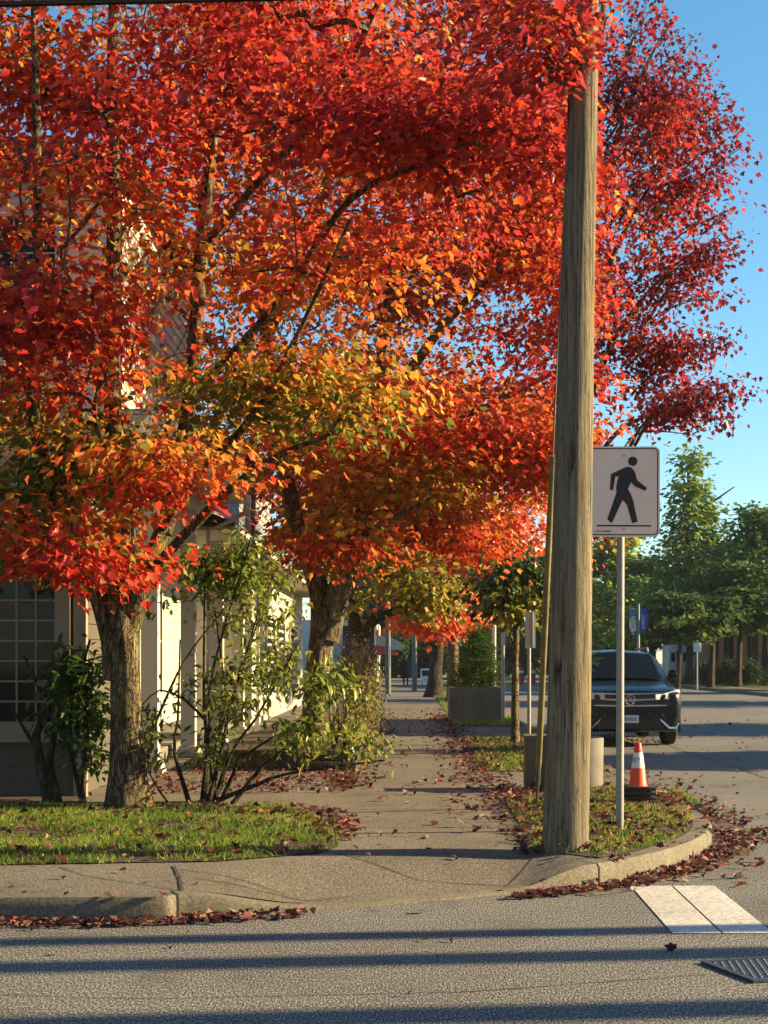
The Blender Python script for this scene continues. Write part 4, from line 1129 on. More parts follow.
# the walking person
def person():
    x, Y = P(405.5, 0, 88)[0], 88
    t = thing('person', 'person in a long dark coat walking away carrying a dark bag', 'person', (x, Y, .14))
    J = [((0, 0, .95), .15), ((0, 0, 1.18), .15), ((0, 0, 1.40), .17), ((0, 0, 1.50), .065), ((0, -.01, 1.57), .085), ((0, -.01, 1.68), .085),
         ((.19, 0, 1.40), .075), ((.26, .05, 1.14), .055), ((.27, -.05, .92), .045), ((.27, -.07, .84), .04),
         ((-.19, 0, 1.40), .075), ((-.27, -.05, 1.15), .055), ((-.29, .06, .93), .045), ((-.29, .07, .85), .04),
         ((.10, 0, .88), .10), ((.11, -.12, .50), .075), ((.11, .0, .12), .05), ((.11, -.14, .05), .045),
         ((-.10, 0, .88), .10), ((-.10, .10, .50), .075), ((-.10, .22, .14), .05), ((-.10, .1, .05), .045)]
    E = [(0, 1), (1, 2), (2, 3), (3, 4), (4, 5), (2, 6), (6, 7), (7, 8), (8, 9), (2, 10), (10, 11), (11, 12), (12, 13), (0, 14), (14, 15), (15, 16), (16, 17), (0, 18), (18, 19), (19, 20), (20, 21)]
    me = bpy.data.meshes.new('body'); me.from_pydata([j[0] for j in J], E, [])
    o = bpy.data.objects.new('body', me); COL.objects.link(o); o.parent = t
    o.modifiers.new('skin', 'SKIN')
    for i, (c, r) in enumerate(J): me.skin_vertices[0].data[i].radius = (r, r)
    me.skin_vertices[0].data[0].use_root = True
    sd = o.modifiers.new('sub', 'SUBSURF'); sd.levels = 1; sd.render_levels = 1
    dg = bpy.context.evaluated_depsgraph_get(); m2 = bpy.data.meshes.new_from_object(o.evaluated_get(dg))
    o.modifiers.clear(); o.data = m2; m2.materials.clear()
    m2.materials.append(M['cloth_dark']); m2.materials.append(M['skin'])
    for p in m2.polygons:
        p.use_smooth = True
        z = p.center.z; p.material_index = 1 if z > 1.52 or (z < .9 and abs(p.center.x) > .2) else 0
    MB().lathe([(.30, .42), (.27, .8), (.235, 1.1), (.245, 1.36), (.15, 1.46), (.09, 1.5)], (x, Y, .14), 16, False).build('coat', M['cloth_dark'], t)
    MB().lathe([(.06, 1.58), (.105, 1.6), (.115, 1.68), (.08, 1.76), (.0, 1.78)], (x, Y + .0, .14), 14, False).build('hair', M['hair'], t)
    g = thing('shoulder_bag', 'dark bag held at the side of the walking person', 'bag', (x - .33, Y, .7))
    b = MB(); b.bbox(x - .38, x - .28, Y - .12, Y + .2, .72, 1.0, .03); b.build('pouch', M['postdark'], g)
    MB().tube([(x - .33, Y - .05, .99), (x - .32, Y + .04, 1.03), (x - .33, Y + .14, .99)], .01, 5).build('strap', M['postdark'], g)
person()

# ================================================================== TREES
def pix(p): return CX + p[:, 0] / p[:, 1] * F, HY - (p[:, 2] - CH) / p[:, 1] * F
def gaps(p, x, y):
    g = np.zeros(len(p), bool); nz = vnoise(p, 1.9, 2)
    for gx, gy, rx, ry in ((232, 505, 48, 55), (168, 325, 24, 34), (298, 505, 20, 28), (60, 590, 60, 14)):
        g |= (((x - gx) / rx) ** 2 + ((y - gy) / ry) ** 2 < 1.0) & (nz > .40)
    return g
def cull_pole(p):
    x, y = pix(p)
    return gaps(p, x, y) | (p[:, 1] < 11.75) & (x > 470) & (y > 95) | (p[:, 1] < 9.5) | ((p[:, 1] < 14) & (x > 600))
def col_near(pos, cl, rng):
    n = len(pos); x, y = pix(cl)
    ca = cl * np.array([.8, .8, 2.2])
    t = .55 + (vnoise(ca, .8, 2) - .5) * .6 + (vnoise(ca + 40, 2.2, 2) - .5) * 1.0 + (.45 - y / 640) * .22 + rng.normal(size=n) * .06
    t += .25 * smooth(14.0, 12.0, cl[:, 1]) - .34 * smooth(280, 450, y) * smooth(13.2, 13.9, cl[:, 1])
    return autumn(np.clip(t, .06, .88)) * (.55 + .65 * rng.random((n, 1)))
def col_mid(pos, cl, rng):
    n = len(pos); x, y = pix(cl)
    ca = cl * np.array([.8, .8, 2.2])
    t = .60 + (vnoise(ca + 15, .6, 2) - .5) * .55 + (vnoise(ca + 60, 1.9, 2) - .5) * 1.0 + (x - 400) / 300 * .25 + (330 - y) / 330 * .08 - .07 * smooth(400, 520, y) + rng.normal(size=n) * .06
    return autumn(np.clip(t, .1, .95)) * (.55 + .65 * rng.random((n, 1)))
def col_right(pos, cl, rng):
    n = len(pos); x, y = pix(cl)
    t = .92 + (vnoise(cl + 19, .6, 2) - .5) * .35 + rng.normal(size=n) * .08 - .28 * np.exp(-((x - 640) / 50) ** 2 - ((y - 235) / 30) ** 2) + .1 * smooth(640, 730, x)
    return autumn(np.clip(t, .5, 1)) * (.55 + .4 * rng.random((n, 1)))
def col_rust(pos, cl, rng):
    n = len(pos)
    t = .55 + (vnoise(cl + 3, .5, 2) - .5) * .6 + rng.normal(size=n) * .07
    return autumn(np.clip(t, .2, .9)) * (.75 + .4 * rng.random((n, 1)))
def col_red(pos, cl, rng):
    n = len(pos); t = .63 + (vnoise(cl + 3, 1.5, 2) - .5) * .4 + rng.normal(size=n) * .08
    return autumn(np.clip(t, .3, .85)) * (.8 + .4 * rng.random((n, 1)))
def col_olive(pos, cl, rng):
    n = len(pos); t = .17 + (vnoise(cl + 3, .9, 2) - .5) * .3 + rng.normal(size=n) * .06
    return autumn(np.clip(t, .0, .5)) * (.7 + .4 * rng.random((n, 1)))
def mk_green(b, a=.7, mul=1.):
    def f(pos, cl, rng):
        n = len(pos); t = b + (vnoise(cl + 3, .45, 2) - .5) * a + rng.normal(size=n) * .1
        return greens(t) * (.75 + .5 * rng.random((n, 1))) * mul
    return f
B1 = (-2.64, 14.65, .14)
T1 = lambda px, py, Y=14.65: P(px, py, Y)
make_tree('maple_tree', 'near red maple with a split lit trunk rising from the small front lawn', 'tree', B1,
    [([(-2.62, 14.65, .06), (-2.64, 14.65, .9), (-2.66, 14.62, 1.7), T1(118, 590), T1(120, 520), T1(112, 380), T1(114, 200), T1(112, 40), T1(118, -120)], .18, .03),
     ([T1(116, 680), T1(112, 640), T1(94, 585), T1(70, 540, 14.2), T1(35, 430, 13.8), T1(38, 250, 13.8), T1(34, 0, 13.6)], .13, .03),
     ([T1(122, 670), T1(128, 630), T1(146, 575), T1(170, 510, 14.9), T1(190, 400, 15.0), T1(206, 200, 15.1), T1(222, 90, 15.2), T1(236, 20, 15.3), T1(250, -120, 15.4)], .125, .04),
     ([T1(126, 620), T1(146, 580), T1(185, 535, 14.4), T1(235, 485, 14.2), T1(280, 455, 14.0), T1(330, 435, 13.9)], .075, .02),
     ([T1(160, 530, 14.8), T1(200, 470, 14.2), T1(250, 420, 13.8), T1(300, 330, 13.5), T1(350, 220, 13.2)], .055, .015),
     ([T1(200, 250, 15.1), T1(260, 180, 14.3), T1(330, 100, 13.6), T1(375, 10, 13.2), T1(420, -80, 12.9)], .05, .02),
     ([T1(190, 400, 15.0), T1(280, 300, 14.2), T1(350, 200, 13.6), T1(430, 160, 13.2), T1(500, 110, 12.6), T1(560, 60, 11.8)], .05, .012),
     ([T1(92, 585, 14.6), T1(30, 520, 13.4), T1(-30, 470, 12.8)], .05, .015),
     ([T1(112, 380), T1(60, 300, 13.6), T1(-40, 220, 13.0)], .045, .015),
     ([T1(112, 480, 14.6), T1(140, 470, 13.6), T1(150, 450, 12.9)], .035, .01),
     ([T1(116, 250), T1(160, 150, 15.8), T1(180, 0, 16.6)], .045, .02)],
    [((-2.5, 14.7, 6.7), (3.3, 3.3, 3.3), 440), (T1(50, 60, 14.8), (.9, .8, .6), 60), ((-2.3, 14.6, 9.6), (3.0, 3.0, 1.9), 110),
     (T1(40, 335, 12.6), (.85, .6, .55), 70), (T1(140, 485, 12.6), (.6, .5, .36), 55), (T1(25, 520, 12.8), (.35, .4, .2), 20), (T1(40, 430, 14.2), (1.3, 1.0, .6), 60), (T1(95, 565, 12.9), (.38, .35, .18), 22), (T1(30, 555, 14.1), (.6, .4, .3), 30), (T1(60, 470, 14.0), (.9, .5, .5), 40),
     (T1(330, 150, 13.2), (1.6, 1.2, 1.3), 75), (T1(470, 120, 12.9), (.9, .8, .8), 55), (T1(548, 50, 11.3), (.42, .5, .42), 36), (T1(575, 140, 12.9), (.25, .3, .55), 18), (T1(330, 30, 13), (2.2, 1.4, .8), 50), (T1(300, 400, 13.9), (.8, .7, .5), 50)],
    col_near, 'maples arching over the pavement', leaf=.080, per=37, seed=3, gap=.55, cull=cull_pole, bark_mat='bark', sides=20, droop=(-.15, 1.1), spread=(.38, .38, .085), lay=(.75, .75, 2.1), upn=.42, twig=.0048, maxr=.04)
B2 = (-1.30, 22.7, .14)
T2 = lambda px, py, Y=22.7: P(px, py, Y)
def cull_mid(p):
    x, y = pix(p); return gaps(p, x, y) | (x > 615 + (vnoise(p, 1.4, 2) - .5) * 130) | (x > 600) & (y > 440) | (y > 600)
make_tree('maple_tree', 'second maple with a knobbly forked trunk in the timber bed', 'tree', B2,
    [([(-1.30, 22.7, .06), (-1.28, 22.7, 1.2), T2(322, 620), T2(316, 580), T2(300, 540), T2(285, 470), T2(268, 380), T2(262, 200), T2(270, 0)], .235, .05),
     ([T2(326, 640), T2(340, 590), T2(352, 560), T2(362, 500), T2(380, 380), T2(400, 200), T2(410, 0), T2(410, -120)], .2, .05),
     ([T2(330, 610), T2(338, 575, 22.2), T2(352, 545, 21.7), T2(372, 530, 21.3), T2(420, 505, 21)], .12, .03),
     ([T2(372, 430), T2(440, 330, 22.3), T2(520, 250, 22), T2(590, 180, 21.8)], .1, .02),
     ([T2(360, 500), T2(420, 440, 22), T2(500, 400, 21.6), T2(560, 370, 21.5)], .09, .02),
     ([T2(390, 300), T2(450, 160, 22.5), T2(520, 40, 22.4), T2(560, -80, 22.2)], .09, .02),
     ([T2(266, 340), T2(320, 200, 21.5), T2(350, 60, 20.6), T2(360, -60, 20)], .09, .02),
     ([T2(285, 470), T2(240, 380, 22), T2(170, 300, 21.6), T2(90, 230, 21.4)], .08, .02)],
    [((.0, 22.7, 7.3), (4.3, 4.2, 3.7), 900), (T2(430, 470, 22), (1.9, 2.0, .8), 190), (T2(325, 540, 21.2), (.6, .7, .55), 60), (T2(540, 470, 22), (1.0, 1.2, .85), 150), (T2(470, 520, 22.5), (1.0, 1.0, .5), 70),
     (T2(300, 60, 22), (3.5, 2.5, 1.6), 200), (T2(520, 60, 22.4), (1.6, 2.0, 1.4), 190), (T2(560, 280, 22.2), (1.0, 1.4, 2.0), 200), (T2(270, 430, 21), (1.0, 1.0, .8), 70)],
    col_mid, 'maples arching over the pavement', leaf=.090, per=36, seed=5, droop=(-.15, 1.1), gap=.55, cull=cull_mid, bark_mat='bark_pale', sides=20, spread=(.42, .42, .10), lay=(.75, .75, 2.1), upn=.42, twig=.0048)
B3 = (2.42, 24.4, .14)
TIPS = [(652, 6, 612, 90), (668, 26, 620, 120), (690, 44, 630, 130), (704, 74, 640, 150), (718, 100, 650, 170), (733, 124, 660, 200), (738, 152, 665, 210), (728, 178, 660, 230), (742, 238, 668, 275), (736, 256, 668, 290), (726, 214, 655, 255), (712, 300, 650, 320), (728, 342, 655, 370), (741, 384, 660, 405), (736, 400, 655, 415), (718, 424, 648, 420), (694, 440, 635, 435), (640, 20, 608, 110), (676, 70, 630, 150), (700, 130, 640, 190)]
def tip_blobs():
    rg = np.random.default_rng(77); out = []; limbs = []
    for (x1, y1, x0, y0) in TIPS:
        Y = 24.6 + rg.normal() * .9
        for k in range(7):
            u = .1 + .9 * k / 6; s = .30 - .21 * u
            out.append((P(x0 + (x1 - x0) * u, y0 + (y1 - y0) * u - 6 * math.sin(3.1 * u), Y), (s, s * 1.6, s), int(9 - 6 * u)))
        limbs.append(([P(x0 - 20, y0 + 30, 24.6), P(x0, y0, Y), P((x0 + x1) / 2, (y0 + y1) / 2 - 6, Y), P(x1 + 3, y1 - 4, Y)], .03, .005))
    return out, limbs
TB, TL = tip_blobs()
T3 = lambda px, py, Y=24.6: P(px, py, Y)
def cull_right(p):
    x, y = pix(p)
    edge = 45 + np.interp(y, [-300, 0, 60, 100, 140, 200, 260, 310, 345, 380, 420, 450, 480, 560], [630, 645, 668, 690, 708, 722, 730, 708, 690, 728, 715, 690, 640, 625])
    return x > edge + (vnoise(p, 1.3, 2) - .5) * 40
make_tree('maple_tree', 'deep crimson maple behind the wooden pole thinning out against the sky', 'tree', B3,
    [([(2.42, 24.4, .06), (2.46, 24.4, 1.5), T3(572, 560), T3(578, 470), T3(585, 300), T3(596, 100), T3(610, -80)], .17, .03),
     ([T3(576, 520), T3(610, 440), T3(660, 410), T3(712, 388)], .06, .008), ([T3(580, 420), T3(620, 330), T3(670, 270), T3(720, 235)], .06, .008),
     ([T3(584, 330), T3(620, 240), T3(660, 170), T3(695, 115)], .06, .008), ([T3(590, 230), T3(620, 130), T3(645, 70), T3(662, 35)], .06, .008),
     ([T3(576, 480), T3(600, 470, 24.0), T3(622, 490, 23.6)], .04, .01), ([T3(580, 400), T3(560, 330, 23.5), T3(545, 250, 22.8)], .06, .01),
     ([T3(590, 250), T3(640, 190, 25.2), T3(690, 165, 25.6)], .05, .008), ([T3(582, 360), T3(640, 310, 25.4), T3(690, 295, 25.8)], .05, .008)] + TL,
    [(T3(610, 230), (1.75, 1.7, 3.4), 540), (T3(670, 395), (.6, .8, .36), 40), (T3(650, 345), (.8, .8, .5), 80), (T3(670, 110), (.7, .8, .75), 80), (T3(612, 455), (.5, .7, .4), 50), (T3(605, 520, 24), (.25, .5, .35), 34), (T3(625, -90), (1.4, 1.6, 1.2), 110)] + TB,
    col_right, 'maples arching over the pavement', leaf=.082, per=12, seed=8, gap=.50, cull=cull_right, bark_mat='bark', spread=(.24, .24, .10), tip_bare=60, twig=.0045, shell=.42, lay=(1.2, 1.2, 2.4))
# olive tree behind, on the left
make_tree('maple_tree', 'dark leaning maple with olive leaves beyond the garden hedge', 'tree', (-1.15, 36, .14),
    [([(-1.15, 36, .06), (-1.15, 36, 1.2), P(362, 640, 36), P(372, 622, 36), P(392, 612, 35.8), P(420, 600, 35.6)], .26, .06),
     ([P(360, 645, 36), P(352, 610, 36), P(345, 560, 36), P(350, 450, 36)], .2, .05)],
    [(P(390, 596, 36), (1.5, 1.6, .55), 130), (P(360, 540, 36), (2.2, 2.0, 1.2), 200), (P(350, 440, 36), (3.0, 2.5, 2.2), 260)],
    lambda pos, cl, rng: np.where((cl[:, 2:3] > 4.3), col_rust(pos, cl, rng), col_olive(pos, cl, rng)), 'maples arching over the pavement', leaf=.16, per=20, seed=9, bark_mat='bark_dark')
# rust tree over the far pavement
make_tree('maple_tree', 'lit trunked maple with rust orange leaves behind the concrete planter', 'tree', (P(452, 0, 51)[0], 51, .14),
    [([(P(454, 0, 51)[0], 51, .06), P(453, 660, 51), P(455, 620, 51), P(462, 560, 51), P(466, 480, 51), P(470, 380, 51)], .24, .06),
     ([P(455, 610, 51), P(480, 570, 50), P(520, 540, 49)], .1, .03), ([P(455, 600, 51), P(435, 570, 49), P(420, 560, 47)], .1, .03)],
    [(P(470, 545, 49), (3.4, 3.5, 1.9), 330), (P(450, 440, 50), (4.5, 4.0, 2.6), 300), (P(440, 612, 44), (1.0, 1.2, .5), 60), (P(520, 570, 46), (1.6, 1.6, .7), 90)],
    col_rust, 'maples arching over the pavement', leaf=.19, per=20, seed=10, bark_mat='bark_pale', spread=(.5, .5, .22))
make_tree('maple_tree', 'small leaved branchy tree with bright coral red leaves over the far pavement', 'tree', (P(437, 0, 60)[0], 60, .14),
    [([(P(434, 0, 60)[0], 60, .06), P(436, 665, 60), P(440, 630, 60), P(446, 600, 60), P(450, 560, 60)], .33, .12), ([P(442, 625, 60), P(436, 612, 52), P(432, 606, 42)], .1, .03)],
    [(P(438, 612, 41), (.95, 1.0, .36), 75), (P(425, 622, 41), (.5, .6, .22), 28), (P(452, 604, 42), (.6, .6, .3), 30), (P(455, 540, 60), (3.0, 3.0, 2.2), 140)],
    col_red, 'maples arching over the pavement', leaf=.17, per=20, seed=12, bark_mat='bark_dark', spread=(.3, .3, .14))
# young tree in the verge
YT = P(515, 0, 25.9)
make_tree('young_tree', 'slim young tree with a ringed trunk and green leaves on the verge', 'tree', (YT[0], 25.9, .14),
    [([(YT[0], 25.9, .06), P(515, 690, 25.9), P(516, 640, 25.9), P(517, 600, 25.9), P(520, 560, 25.9)], .08, .03), ([P(514, 645, 25.9), P(505, 620, 25.7), P(495, 600, 25.6)], .022, .01), ([P(517, 610, 25.9), P(535, 590, 25.8)], .02, .01)],
    [(P(505, 590, 25.8), (.85, .9, .42), 95), (P(535, 575, 25.9), (.6, .7, .42), 60), (P(475, 580, 26.2), (.55, .6, .32), 40), (P(516, 608, 25.6), (.22, .3, .2), 14)],
    lambda pos, cl, rng: np.where((np.abs(pix(cl)[0] - 518) < 14)[:, None] & (pix(cl)[1] > 592)[:, None], autumn(.08 + rng.random(len(pos)) * .16), greens(.22 + (vnoise(cl, 2, 1) - .5) * .4 + rng.normal(size=len(pos)) * .08)),
    None, leaf=.12, per=13, seed=13, bark_mat='bark_pale', flare=.2, spread=(.26, .26, .16), mat='leaf_green')

# ------------------------------------------------------------------ shrubs
def rng_stems(base, ends, r0, r1, seed):
    rg = np.random.default_rng(seed); out = []
    for e in ends:
        a = Vector(base) + Vector((rg.normal() * .1, rg.normal() * .1, 0)); e = Vector(e)
        m = a.lerp(e, .45) + Vector((rg.normal() * .1, rg.normal() * .1, .12))
        out.append(([a, a.lerp(m, .6) + Vector((rg.normal() * .04, 0, .03)), m, e], r0, r1))
    return out
SB = (-1.95, 15.35, .14)
S1 = lambda px, py, Y=15.35: P(px, py, Y)
make_tree('rhododendron', 'sprawling rhododendron with bare twiggy stems right of the near trunk', 'shrub', SB,
    rng_stems((-1.95, 15.35, .10), [S1(215, 610, 15.3), S1(262, 600), S1(300, 640, 15.2), S1(345, 690, 15.1), S1(385, 760, 14.9), S1(180, 640, 15.5), S1(250, 540), S1(300, 720, 15), S1(205, 560, 15.4), S1(275, 570, 15.8)], .03, .008, 4)
    + [([S1(205, 720), S1(185, 700, 15.1), S1(160, 690, 15.0), S1(142, 705, 14.9)], .015, .007), ([S1(150, 735, 14.9), S1(185, 660, 15), S1(232, 600, 15.1)], .018, .008)],
    [(S1(245, 575), (.62, .6, .62), 80), (S1(266, 650, 15.1), (.42, .5, .5), 40), (S1(215, 560, 15.5), (.55, .5, .32), 60), (S1(325, 685, 14.9), (.38, .4, .2), 34), (S1(365, 742, 14.6), (.24, .3, .12), 12), (S1(300, 740, 14.9), (.42, .4, .22), 26), (S1(160, 600, 15), (.16, .2, .28), 14), (S1(210, 760, 15.0), (.35, .3, .25), 9), (S1(150, 720, 14.8), (.1, .12, .14), 6), (S1(215, 690, 15.1), (.45, .3, .4), 26)],
    lambda pos, cl, rng: greens(np.clip(.70 + (vnoise(cl, 1.7, 2) - .5) * .7 + rng.normal(size=len(pos)) * .12, .2, 1)) * (.8 + .4 * rng.random((len(pos), 1))),
    None, shape='oval', leaf=.098, per=11, spread=(.10, .10, .07), seed=21, bark_mat='bark_dark', mat='leaf_green', droop=(-.3, 1.2), flare=0, twig=.0042, trunk_name='stems', maxr=.02)
SL = (-3.35, 15.3, .14)
make_tree('rhododendron', 'dark glossy rhododendron with thick bare stems under the paned window', 'shrub', SL,
    [([(-3.50, 15.3, .08), S1(42, 770), S1(36, 735), S1(48, 710), S1(40, 690), S1(24, 655)], .07, .012), ([(-3.42, 15.3, .08), S1(50, 760), S1(60, 720), S1(75, 690), S1(90, 640)], .05, .015),
     ([S1(40, 755), S1(25, 730), S1(10, 705)], .03, .012), ([(-3.2, 15.3, .08), S1(84, 770), S1(88, 730), S1(92, 680)], .04, .012), ([(-3.2, 15.35, .08), S1(70, 750), S1(58, 705), S1(62, 680)], .03, .01)],
    [(S1(78, 670), (.24, .35, .16), 46), (S1(85, 715), (.2, .3, .25), 40), (S1(62, 725), (.28, .3, .16), 16), (S1(90, 760), (.16, .3, .18), 14), (S1(58, 695), (.2, .3, .2), 12)],
    lambda pos, cl, rng: greens(np.clip(.36 + (vnoise(cl, 1.7, 2) - .5) * .5 + rng.normal(size=len(pos)) * .1, .05, .7)),
    None, shape='oval', leaf=.11, per=12, spread=(.09, .09, .07), seed=22, bark_mat='bark_dark', mat='leaf_green', droop=(-.3, 1.1), flare=.2, trunk_name='stems', maxr=.02)
make_tree('rhododendron', 'little rhododendron sprig with a dry flower head beside the near trunk', 'shrub', (-2.22, 14.85, .14),
    [([(-2.22, 14.85, .1), T1(148, 770), T1(152, 735)], .012, .006), ([(-2.22, 14.85, .1), T1(150, 775), T1(158, 750)], .01, .005)],
    [(T1(154, 733), (.08, .08, .06), 5), (T1(150, 760), (.07, .08, .1), 5)],
    lambda pos, cl, rng: greens(np.clip(.62 + rng.normal(size=len(pos)) * .15, .2, 1)), None, shape='oval', leaf=.10, per=9, spread=(.05, .05, .04), seed=23, bark_mat='bark_dark', mat='leaf_green', flare=0, trunk_name='stems')
# garden plants in the timber bed
def bush(name, label, px, py0, py1, Y, w, n, t0, seed, leafs=.07, shape='oval', colf=None, per=12, dep=.6, mat='leaf_green', cat='shrub', z0=.3):
    c = P(px, (py0 + py1) / 2, Y); hz = (py1 - py0) / 2 / F * Y; rx = w / 2 / F * Y
    base = (c[0], Y, z0)
    ends = [(c[0] + rx * .6 * math.cos(a), Y + dep * .5 * math.sin(a), c[2] + hz * .5) for a in (0.3, 1.5, 2.9, 4.2, 5.4)]
    return make_tree(name, label, cat, base, rng_stems(base, ends, .02, .006, seed), [(c, (rx, dep, hz), n)],
        colf or (lambda pos, cl, rng: greens(np.clip(t0 + (vnoise(cl, 1.7, 2) - .5) * .5 + rng.normal(size=len(pos)) * .1, .02, 1)) * (.75 + .5 * rng.random((len(pos), 1)))),
        None, shape=shape, leaf=leafs, per=per, spread=(rx * .22, dep * .22, hz * .18), seed=seed, bark_mat='bark_dark', mat=mat, flare=0, trunk_name='stems', maxr=.015)
def col_brown(pos, cl, rng):
    n = len(pos); t = np.clip(vnoise(cl, 1.3, 2) + .12 + rng.normal(size=n) * .15, 0, 1)
    a = np.array([(.10, .15, .03), (.24, .24, .05), (.26, .15, .06), (.20, .09, .05)])
    return np.stack([np.interp(t, [.1, .4, .65, .9], a[:, i]) for i in range(3)], 1)
bush('garden_shrub', 'brown green leafy shrub against the second maple in the timber bed', 357, 636, 735, 25.5, 46, 130, .5, 31, .085, colf=col_brown, dep=1.2)
bush('garden_shrub', 'yellow green low plants at the front end of the timber bed', 346, 712, 752, 20.6, 34, 70, .78, 32, .06, dep=.5)
bush('garden_shrub', 'pale dry flowering plants along the timber bed edge', 362, 700, 745, 22.5, 34, 90, .8, 33, .05, colf=col_brown, dep=.9)
bush('box_hedge', 'small clipped green hedge bush at the end of the garden', 370, 690, 730, 31.5, 22, 120, .55, 34, .045, per=20, dep=.7, cat='hedge', z0=.14)
bush('garden_shrub', 'yellow leafed sprig rising before the second maple trunk', 338, 655, 690, 20.3, 34, 20, .85, 35, .085, dep=.3, per=9)
bush('garden_shrub', 'tall brown shrub leaning over the far garden edge', 372, 650, 720, 38, 22, 80, .4, 36, .09, colf=col_brown, dep=2.5, z0=.14)
# planter plants
def conifer(name, label, base, h, r, n, t0, seed, cat='conifer', leafs=.16, mul=1.):
    x, y, z = base
    bl = []
    for k in range(7):
        u = k / 7; bl.append(((x, y, z + h * (.1 + .85 * u)), (r * (1 - u) + .05, r * (1 - u) + .05, h * .07 + .04), int(n * (1 - u) ** 1.3) + 4))
    return make_tree(name, label, cat, base, [([(x, y, z - .05), (x, y, z + h * .5), (x, y, z + h)], max(.015, h * .018), .006)], bl, mk_green(t0, .6, mul), None, shape='blade', leaf=leafs, per=26,
                     spread=(r * .16, r * .16, h * .035), seed=seed, bark_mat='bark_dark', mat='needle', flare=0, droop=(-.4, .5))
conifer('dwarf_conifer', 'bushy dark conifer growing in the rectangular concrete planter', (1.78, 36.4, .86), 1.75, .66, 80, .34, 41, leafs=.15)
conifer('dwarf_conifer', 'dark narrow evergreen growing in the round grey planter', (1.95, 16.8, .64), 1.1, .27, 60, .16, 42, leafs=.15)
# hedges and trees on the far side of the street
for i, (px, w, h, lab) in enumerate(((706, 22, 1.5, 'dark rounded bush in front of the left end of the brick building'), (733, 26, 1.7, 'broad dark bush in front of the middle of the brick building'), (760, 26, 1.6, 'dark bush in front of the right end of the brick building'))):
    Y = 88 - i; bush('hedge_bush', lab, px, HY - (h - CH) / Y * F, HY + CH / Y * F, Y, w + 8, 130, .1, 50 + i, .20, per=16, dep=1.2, mat='needle', cat='bush', z0=.14)
def gtree(name, label, px, Y, py_top, py_bot, w, n, t0, seed, leafs=.32, col=None, group=None, trunk=.2, lobes=5, mul=1.2, conical=False):
    x = P(px, 0, Y)[0]; zt = P(0, py_top, Y)[2]; zb = P(0, py_bot, Y)[2]; rg = np.random.default_rng(seed); r = w / 2 / F * Y
    bl = []
    for k in range(lobes):
        u = (k + .5) / lobes
        rr = r * ((1 - u) ** 1.15 * 1.1 + .05 if conical else math.sin(math.pi * (.18 + .74 * u)) ** .8)
        bl.append(((x + rg.normal() * rr * .15, Y + rg.normal() * rr * .15, zb + (zt - zb) * (.08 + .86 * u)), (rr, rr, (zt - zb) / lobes * .62), int(n * rr / r / lobes * 1.6)))
        a = rg.random() * 6.28
        bl.append(((x + math.cos(a) * rr * .8, Y + math.sin(a) * rr * .5, zb + (zt - zb) * u), (rr * .45, rr * .45, (zt - zb) / lobes * .4), int(n * .3 / lobes)))
    limbs = [([(x, Y, .05), (x + .1, Y, zb), (x, Y, zb + (zt - zb) * .5), (x, Y, zt - .4)], trunk, .04)]
    for k in range(lobes):
        a = rg.random() * 6.28; z = zb + (zt - zb) * (k + .2) / lobes
        limbs.append(([(x, Y, z), (x + math.cos(a) * r * .4, Y + math.sin(a) * r * .4, z + r * .25), (x + math.cos(a) * r * .7, Y + math.sin(a) * r * .7, z + r * .45)], trunk * .35, .03))
    return make_tree(name, label, 'tree', (x, Y, .05), limbs, bl, col or mk_green(t0, .8, mul), group, shape='kite', leaf=leafs, per=26, spread=(r * .13, r * .13, (zt - zb) * .035), seed=seed, bark_mat='bark_dark', mat='needle', sides=8, twig=.012, droop=(-.2, 1.0))
G = 'green trees across the street'
gtree('green_tree', 'tall pointed green tree with a thin top right of the crossing sign', 688, 92, 452, 640, 130, 300, .45, 61, .33, group=G, lobes=8, conical=True, trunk=.3, mul=1.6)
gtree('green_tree', 'broad green tree at the right edge above the brick building', 765, 88, 508, 628, 120, 250, .44, 62, .33, group=G, mul=1.6, trunk=.3)
gtree('green_tree', 'dark low limbed tree directly above the brick building', 738, 84, 560, 632, 100, 200, .34, 63, .32, group=G, mul=1.5, trunk=.2)
gtree('green_tree', 'olive brown tree between the wooden pole and the sign post', 612, 112, 530, 655, 80, 240, .68, 64, .40, group=G, mul=1.5, trunk=.25)
gtree('green_tree', 'mid green tree behind the blue banner and the car roof', 652, 104, 556, 655, 90, 240, .42, 65, .38, group=G, mul=1.6, trunk=.25)
gtree('street_tree', 'slim trunked street tree just left of the white motor home', 678, 80, 592, 642, 95, 100, .30, 66, .3, group=G, trunk=.14, mul=1.1)
gtree('street_tree', 'dark trunked street tree beside the bus stop pole', 711, 82, 596, 634, 70, 110, .32, 67, .3, group=G, trunk=.2, mul=1.5)
gtree('green_tree', 'dark tree overhanging the far end of the pavement right of the far lamp post', 434, 97, 585, 650, 62, 260, .12, 71, .30, group='dark trees over the far pavement', trunk=.3, mul=.9)
gtree('green_tree', 'dark tree rising behind the far awning shop', 366, 112, 570, 650, 80, 240, .14, 72, .34, group='dark trees over the far pavement', trunk=.3, mul=.9)
